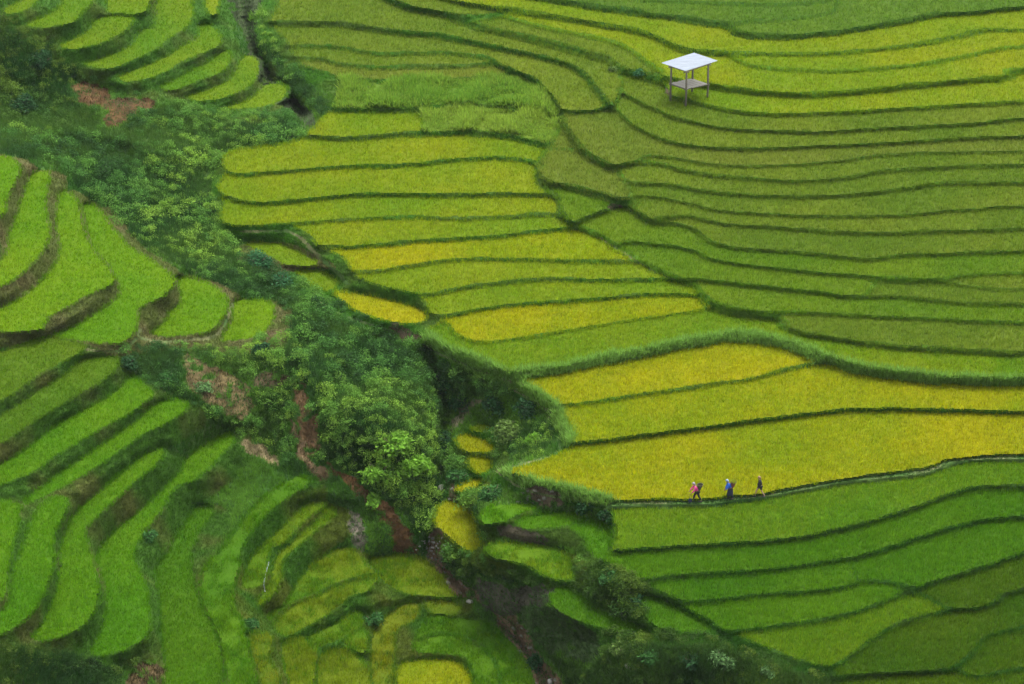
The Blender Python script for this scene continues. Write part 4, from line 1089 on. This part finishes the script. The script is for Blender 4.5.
def basket(u_off, J, xf, g0, label, mt, load=None):
    """tapered woven back basket resting on the shoulder blades"""
    c = np.array(J['che'][:3]) + [.27, 0, -.28]; tilt = .16
    prof = [(0, .10), (.04, .115), (.2, .15), (.36, .185), (.46, .205)]; n = 22
    root = empty('back_basket', g0 + np.array(xf(c))); tag(root, label, 'basket', 'baskets carried on the walkers\' backs'); b0 = np.array(xf(c))
    pt = lambda r, z, t, e=0: np.array(xf(c + [r * math.cos(t) + z * tilt, r * math.sin(t), z])) - b0
    V, F = [], []
    zz = np.linspace(0, .46, 15)
    for s_ in (0, 1):
        for j, z in enumerate(zz):
            r = np.interp(z, [p[0] for p in prof], [p[1] for p in prof]) - s_ * .016
            for i in range(n * 2): V.append(pt(r + (.006 if (i + j) % 2 else -.004), z, 2 * math.pi * i / (2 * n)))
    m = 2 * n
    for s_ in (0, 1):
        for j in range(len(zz) - 1):
            for i in range(m):
                q = s_ * m * len(zz); f = (q + j * m + i, q + j * m + (i + 1) % m, q + (j + 1) * m + (i + 1) % m, q + (j + 1) * m + i); F.append(f if s_ == 0 else f[::-1])
    F.append(tuple(range(m))[::-1]); F.append(tuple(range(m * len(zz), m * len(zz) + m)))
    build('basket_wall', [(np.array(V), F)], mt, root, smooth=False)
    ring = [pt(.212, .465, t) for t in np.linspace(0, 2 * math.pi, 23)]
    build('rim', [tube(ring, .012, 6)], M_WOOD, root)
    for s in (-1, 1):
        sp_ = [pt(.2, .40, math.pi - .5 * s), np.array(xf(np.array(J['sho' + ('l' if s < 0 else 'r')][:3]) + [0, -.05 * s, .075])) - b0, np.array(xf(np.array(J['che'][:3]) + [-.13, .1 * s, -.02])) - b0, pt(.14, .12, math.pi - .4 * s)]
        build('strap', [tube(sp_, .013, 6)], M_WOOD, root)
    if load is not None:
        r = np.random.default_rng(5); P = np.array([pt(r.uniform(0, .17), .36, r.uniform(0, 6.28)) for _ in range(90)]) + b0 + g0
        V, F, T = blades(P, np.tile(np.array(load), (90, 1)), 5, .26, .05, .8)
        lo = mesh_obj('cut_greens', V, F, M_RICE, None, T, P.mean(0)); tag(lo, 'yellow green cut leaves heaped in the reddish basket of the walker in blue', 'greens')
    return root
M_PINK = colour_mat('pink_cloth', (.72, .06, .28), .8); M_BLUE = colour_mat('blue_cloth', (.02, .12, .62), .8); M_BLACK = colour_mat('black_cloth', (.015, .015, .02), .85)
M_SCARF = colour_mat('pale_check_cloth', (.30, .27, .29), .85, .25); M_SCARF2 = colour_mat('pale_blue_cloth', (.24, .32, .42), .85, .2); M_INDIGO = colour_mat('indigo_cloth', (.02, .025, .06), .9)
M_BASK = colour_mat('dark_green_wicker', (.075, .08, .035), .85, .3); M_BASK2 = colour_mat('red_brown_wicker', (.22, .075, .04), .85, .3); M_HAIR = colour_mat('fair_hair', (.24, .15, .07), .6, .2); M_SHOE = colour_mat('dark_shoe', (.03, .03, .03), .6)
# 1: pink top, leading
r1, J1, x1, g1 = person(697.0, 501.9, 1.62, .15, .42, (((-.10, .03, -.26), (-.26, .02, -.46)), ((-.12, .03, -.26), (-.30, .0, -.42))), .75, 'leading walker in a bright pink top, black trousers and pale headscarf, stooping under a basket', M_SKIN)
skin_mesh('top', grow(J1, TORSO, 1.1, .022), TE, M_PINK, r1, x1); skin_mesh('trousers', grow(J1, LEGS, 1.08, .02), LE, M_BLACK, r1, x1); scarf(J1, x1, r1, M_SCARF); shoes(J1, x1, r1, M_SHOE)
basket(0, J1, x1, g1, 'dark green wicker basket on the back of the walker in pink', M_BASK)
# the dark bag hanging from her hand
hp = np.array(x1(np.array(J1['f1bl'][:3]))) + g1; bz = float(g1[2]) + .06
bag = empty('hand_bag', (hp[0], hp[1], bz)); tag(bag, 'small dark bag hanging from the hand of the walker in pink', 'bag')
V, F = ball((hp[0] - .02, hp[1], bz + .20), (.13, .08, .22), 14, 9); V[:, 2] = np.minimum(V[:, 2], bz + .36); build('bag_body', [(V, F)], M_INDIGO, bag, np.array(bag.location))
build('handle', [tube([(hp[0] - .09, hp[1], bz + .34), (hp[0] - .05, hp[1], hp[2] - .02), (hp[0], hp[1], hp[2] + .01), (hp[0] + .04, hp[1], hp[2] - .02), (hp[0] + .06, hp[1], bz + .34)], .009, 6)], M_INDIGO, bag, np.array(bag.location))
# 2: blue jacket
r2, J2, x2, g2 = person(730.2, 499.0, 1.62, .1, .40, (((-.08, .03, -.27), (-.22, .0, -.44)), ((-.02, .03, -.28), (-.16, .0, -.5))), .35, 'walker in a bright blue jacket, dark skirt and pale blue headscarf with a basket behind', M_SKIN)
skin_mesh('jacket', grow(J2, TORSO, 1.05, .028), TE, M_BLUE, r2, x2); scarf(J2, x2, r2, M_SCARF2)
V, F = tube([J2['pel'][:3], (-.02, 0, .7), (-.03, 0, .36)], [.155, .2, .25], 16, False); V2 = V.copy(); V2[:, :2] *= .97
V = np.array([np.array(x2(p)) for p in np.concatenate([V, V2])]); F2 = [tuple(i + 48 for i in f[::-1]) for f in F]; rim = [(32 + k, 32 + (k + 1) % 16, 80 + (k + 1) % 16, 80 + k) for k in range(16)]
build('skirt', [(V, F + F2 + rim)], M_INDIGO, r2); skin_mesh('leggings', grow(J2, LEGS, 1.0, .012), LE, M_INDIGO, r2, x2); shoes(J2, x2, r2, M_SHOE)
basket(0, J2, x2, g2, 'red brown wicker basket on the back of the walker in blue', M_BASK2, (.36, .42, .03))
# 3: black clothes, bare legs
r3, J3, x3, g3 = person(759.6, 496.9, 1.70, .1, .10, (((.02, .03, -.27), (-.12, .0, -.5)), ((.06, .03, -.27), (.04, .0, -.53))), .8, 'last walker with fair hair, black shirt and shorts and bare legs, carrying nothing', M_PALE)
sh_ = grow(J3, TORSO, 1.12, .035); skin_mesh('shirt', sh_, TE, M_BLACK, r3, x3)
K = grow(J3, ['pel', 'hipl', 'hipr'], 1.05, .02)
for t in 'lr':
    a, b = np.array(J3['hip' + t][:3]), np.array(J3['kne' + t][:3]); m_ = a + (b - a) * .62; K['th' + t] = (*m_, .095)
skin_mesh('shorts', K, [('pel', 'hipl'), ('pel', 'hipr'), ('hipl', 'thl'), ('hipr', 'thr')], M_BLACK, r3, x3); scarf(J3, x3, r3, M_HAIR, 'hair', True); shoes(J3, x3, r3, M_SHOE)

# shrubs one can tell apart
LEAFT = {'dark': (.028, .085, .028), 'mid': (.05, .15, .035), 'blue': (.05, .16, .06), 'lime': (.16, .34, .035), 'olive': (.11, .19, .04), 'pale': (.11, .22, .07)}
SHRUBS = [
 (380,474,1.5,'lime','big lime green leafy bush on the cliff above the stream, left of its neighbour'),
 (410,472,1.7,'lime','large lime green bush rounding the foot of the cliff right by the stream'),
 (394,448,1.3,'lime','lime green bush topping the pair at the foot of the cliff'),
 (374,503,.8,'lime','low lime green bush below the cliff beside the orange landslip'),
 (128,366,.8,'dark','small dark bush at the blunt end of a dull green slanting strip'),
 (168,382,.9,'mid','round green bush at the upper left rim of the brown eroded slope'),
 (203,392,.9,'pale','pale grey green bush growing in the middle of the brown eroded slope'),
 (262,352,.9,'dark','dark bush hanging under the lip of the small square paddy'),
 (258,266,1.3,'blue','blue green bush beside the first yellowish plot along the pale track'),
 (280,284,1.1,'blue','blue green bush just below the first yellowish plot along the pale track'),
 (508,440,1.7,'olive','olive shrub in the hollow, right of the tiny golden plots'),
 (494,410,1.2,'dark','dark shrub at the top of the hollow under the pale track'),
 (528,412,1.1,'dark','dark shrub at the top right of the hollow near the track bend'),
 (536,444,.9,'lime','small lime green shrub inside the bend of the lower track'),
 (446,388,1.3,'dark','dark shrub in the gully at the right edge of the cliff'),
 (462,404,1.1,'dark','dark shrub left of the grey stony patch in the gully'),
 (448,446,1.2,'dark','dark shrub over the stream, left of the tiny golden plots'),
 (460,480,1.0,'mid','green shrub over the stream beside the golden sliver plot'),
 (494,498,1.2,'mid','rounded green shrub above the small bright green plots'),
 (586,508,.9,'dark','dark shrub under the golden paddy, left end of the walkers\' path'),
 (607,518,.8,'dark','small dark shrub at the left corner of the paddy in front of the walkers'),
 (610,582,.8,'mid','green shrub at the left tip of the second paddy below the walkers'),
 (636,602,.7,'dark','dark shrub left of the short green plot in the lower gully'),
 (722,664,1.0,'pale','pale green round bush at the bottom edge below the terraces'),
 (690,662,.8,'dark','dark bush left of the pale round bush at the bottom edge'),
 (650,662,.8,'mid','green bush at the bottom edge near the pale stone'),
 (770,674,.7,'pale','spiky pale green bush right of the pale round bush at the bottom edge'),
 (620,652,.8,'olive','olive bush in the lower gully, leftmost of those along the bottom edge'),
 (540,664,1.0,'dark','dark shrub beside the stream bed near the bottom edge'),
 (252,628,.8,'mid','small green shrub below the white trickle of water'),
 (372,620,.8,'mid','small green shrub between the wide mottled paddy and the hooked plot'),
 (148,538,.7,'mid','small green shrub left of the broad upright paddy in the lower left'),
 (640,74,.55,'blue','small blue green bush just left of the hut under the pointed olive paddy'),
 (612,72,.6,'olive','small bushy olive plant left of the hut at the end of a narrow paddy'),
 (44,66,1.5,'dark','dark bush near the upper left corner above the scrub slope'),
 (22,110,1.5,'dark','dark bush at the left edge on the upper scrub slope'),
]
for q, (u, v, R, tn, lb) in enumerate(SHRUBS):
    g0 = ground(np.array(float(u)), np.array(float(v)))
    root = empty('shrub', g0 - [0, 0, .1]); tag(root, lb, 'shrub', 'bushes one can tell apart in the gully and on the banks')
    V, F, var = crown_leaves(int(420 * R * R + 200), R, R * .95, .13 if tn != 'lime' else .17, 9, 900 + q)
    T = np.repeat(np.array(LEAFT[tn])[None] * var[:, None], 4, 0)
    mesh_obj('foliage', V, F, M_SCRUB, root, T)
    stems = []
    for k in range(5):
        a = rng.uniform(0, 6.28); stems.append(tube([(0, 0, -.2), (math.cos(a) * R * .2, math.sin(a) * R * .2, R * .35), (math.cos(a) * R * .55, math.sin(a) * R * .55, R * .75)], [.05, .035, .012], 6))
    build('stems', stems, M_BARK, root)

# stones in the stream bed
def rock_mesh(seed):
    bm = bmesh.new(); bmesh.ops.create_icosphere(bm, subdivisions=2, radius=1); r = random.Random(seed)
    s = (r.uniform(.8, 1.2), r.uniform(.6, 1.0), r.uniform(.45, .75)); o = [r.uniform(0, 9) for _ in range(3)]
    for v_ in bm.verts:
        k = 1 + .35 * (float(vnoise(v_.co.x * 1.6 + o[0], v_.co.y * 1.6 + v_.co.z * 1.3 + o[1], seed)) - .5) * 2
        v_.co = Vector((v_.co.x * s[0] * k, v_.co.y * s[1] * k, v_.co.z * s[2] * k))
    me = bpy.data.meshes.new('rock'); bm.to_mesh(me); bm.free(); me.materials.append(M_ROCK if seed % 3 else M_PALEROCK); return me
M_PALEROCK = plain('pale_rock', (.28, .27, .24), .85, 0, 3, .2, .5)
RM = [rock_mesh(k) for k in range(6)]
def rock(u, v, r, pale, label, group):
    g0 = ground(np.array(float(u)), np.array(float(v))); o = bpy.data.objects.new('rock', RM[rng.choice([0, 3]) if pale else rng.choice([1, 2, 4, 5])])
    C.objects.link(o); o.location = [float(a) for a in g0]; o.scale = (r, r, r); o.rotation_euler = (rng.uniform(-.3, .3), rng.uniform(-.3, .3), rng.uniform(0, 6.28)); tag(o, label, 'rock', group)
bed = np.flatnonzero((soil_id.ravel() == 10) & infr.ravel()); sel = rng.choice(bed, 46, replace=False)
for p in sel: rock(UU.ravel()[p], VV.ravel()[p], rng.uniform(.08, .2), False, 'grey brown stone lying in the stream bed of the lower gully', 'stones in the stream bed')
for u, v in rng.normal((433, 546), (7, 5), (34, 2)): rock(u, v, rng.uniform(.06, .15), True, 'whitish stone in the pile beside the golden oval plot', 'pile of whitish stones')
for u, v, r, lb in ((470,602,.26,'pale stone alone at the right edge of the stream, above the grey mud'),(441,488,.4,'pale flat stone in the stream just below the cliff'),(628,666,.32,'pale stone between bushes at the bottom edge'),(551,681,.3,'pale stone in the stream at the bottom edge')):
    rock(u, v, r, True, lb, None)
for u, v in rng.uniform((515, 490), (560, 505), (14, 2)): rock(u, v, rng.uniform(.08, .2), False, 'brown stone in the collapsed bank under the golden paddy', 'stones in the collapsed bank')
# white trickle
tr = spline([(269, 562), (267, 570), (265, 577), (264, 585), (265, 592)]); Pm = ground(tr[:, 0], tr[:, 1])
V, F = [], []
for i, p in enumerate(Pm):
    w_ = .03 + .02 * math.sin(i * 1.7); V += [p + [-w_, -.05, .05], p + [0, -.08, .1], p + [w_, -.05, .05]]
    if i: a = 3 * i; F += [(a - 3, a - 2, a + 1, a), (a - 2, a - 1, a + 2, a + 1)]
t = build('water', [(np.array(V), F)], M_WATER, None, Pm.mean(0)); tag(t, kind='structure')
# thin summer haze
def haze_mat():
    m = bpy.data.materials.new('haze'); m.use_nodes = True; nt = m.node_tree; nt.nodes.clear()
    o_ = nt.nodes.new('ShaderNodeOutputMaterial'); v_ = nt.nodes.new('ShaderNodeVolumePrincipled'); v_.inputs['Color'].default_value = (.86, .92, .95, 1); v_.inputs['Density'].default_value = .00005; v_.inputs['Anisotropy'].default_value = .2
    nt.links.new(v_.outputs[0], o_.inputs['Volume']); return m
lo, hi = PSF.min(0) - [20, 20, 6], PSF.max(0) + [20, 20, 0]; lo[1] = min(lo[1], CAM[1] - 25); hi[2] = max(hi[2], CAM[2] + 6)
V = np.array([(x, y, z) for z in (lo[2], hi[2]) for y in (lo[1], hi[1]) for x in (lo[0], hi[0])])
h_ = build('haze', [(V, [(0, 2, 3, 1), (4, 5, 7, 6), (0, 1, 5, 4), (2, 6, 7, 3), (0, 4, 6, 2), (1, 3, 7, 5)])], haze_mat(), None, None, smooth=False); tag(h_, 'thin pale haze in the air over the terraced valley', 'haze', kind='stuff')
#@@MORE_END@@

# ------------------------------------------------------------------ light, world, camera
cam = bpy.data.cameras.new('camera'); co = bpy.data.objects.new('camera', cam); C.objects.link(co)
co.location = CAM; co.rotation_euler = (math.pi / 2 - PITCH, 0, 0); cam.lens = LENS; cam.sensor_width = 36; cam.clip_end = 3000; cam.clip_start = 1
scene.camera = co
SUN_EL, SUN_AZ = math.radians(70), math.radians(38)       # azimuth from +Y, clockwise
w = bpy.data.worlds.new('World'); scene.world = w; w.use_nodes = True
nt = w.node_tree; bg = nt.nodes['Background']; sk = nt.nodes.new('ShaderNodeTexSky'); sk.sky_type = 'NISHITA'; sk.sun_disc = False
sk.sun_elevation = SUN_EL; sk.sun_rotation = SUN_AZ; sk.air_density = 1.0; sk.dust_density = 4.0; sk.ozone_density = 1.0
hs = nt.nodes.new('ShaderNodeHueSaturation'); hs.inputs['Saturation'].default_value = .15; nt.links.new(sk.outputs[0], hs.inputs['Color']); nt.links.new(hs.outputs[0], bg.inputs[0]); bg.inputs[1].default_value = .15
sl = bpy.data.lights.new('sun', 'SUN'); so = bpy.data.objects.new('sun', sl); C.objects.link(so)
sl.energy = 1.5; sl.angle = math.radians(20); sl.color = (1, .94, .82)
from mathutils import Vector
dvec = Vector((math.sin(SUN_AZ) * math.cos(SUN_EL), math.cos(SUN_AZ) * math.cos(SUN_EL), math.sin(SUN_EL)))
so.rotation_euler = dvec.to_track_quat('Z', 'Y').to_euler(); so.location = (0, 0, 150)
scene.view_settings.view_transform = 'Standard'; scene.view_settings.look = 'None'; scene.view_settings.gamma = 1; scene.view_settings.exposure = 1.2
scene.view_settings.use_curve_mapping = False
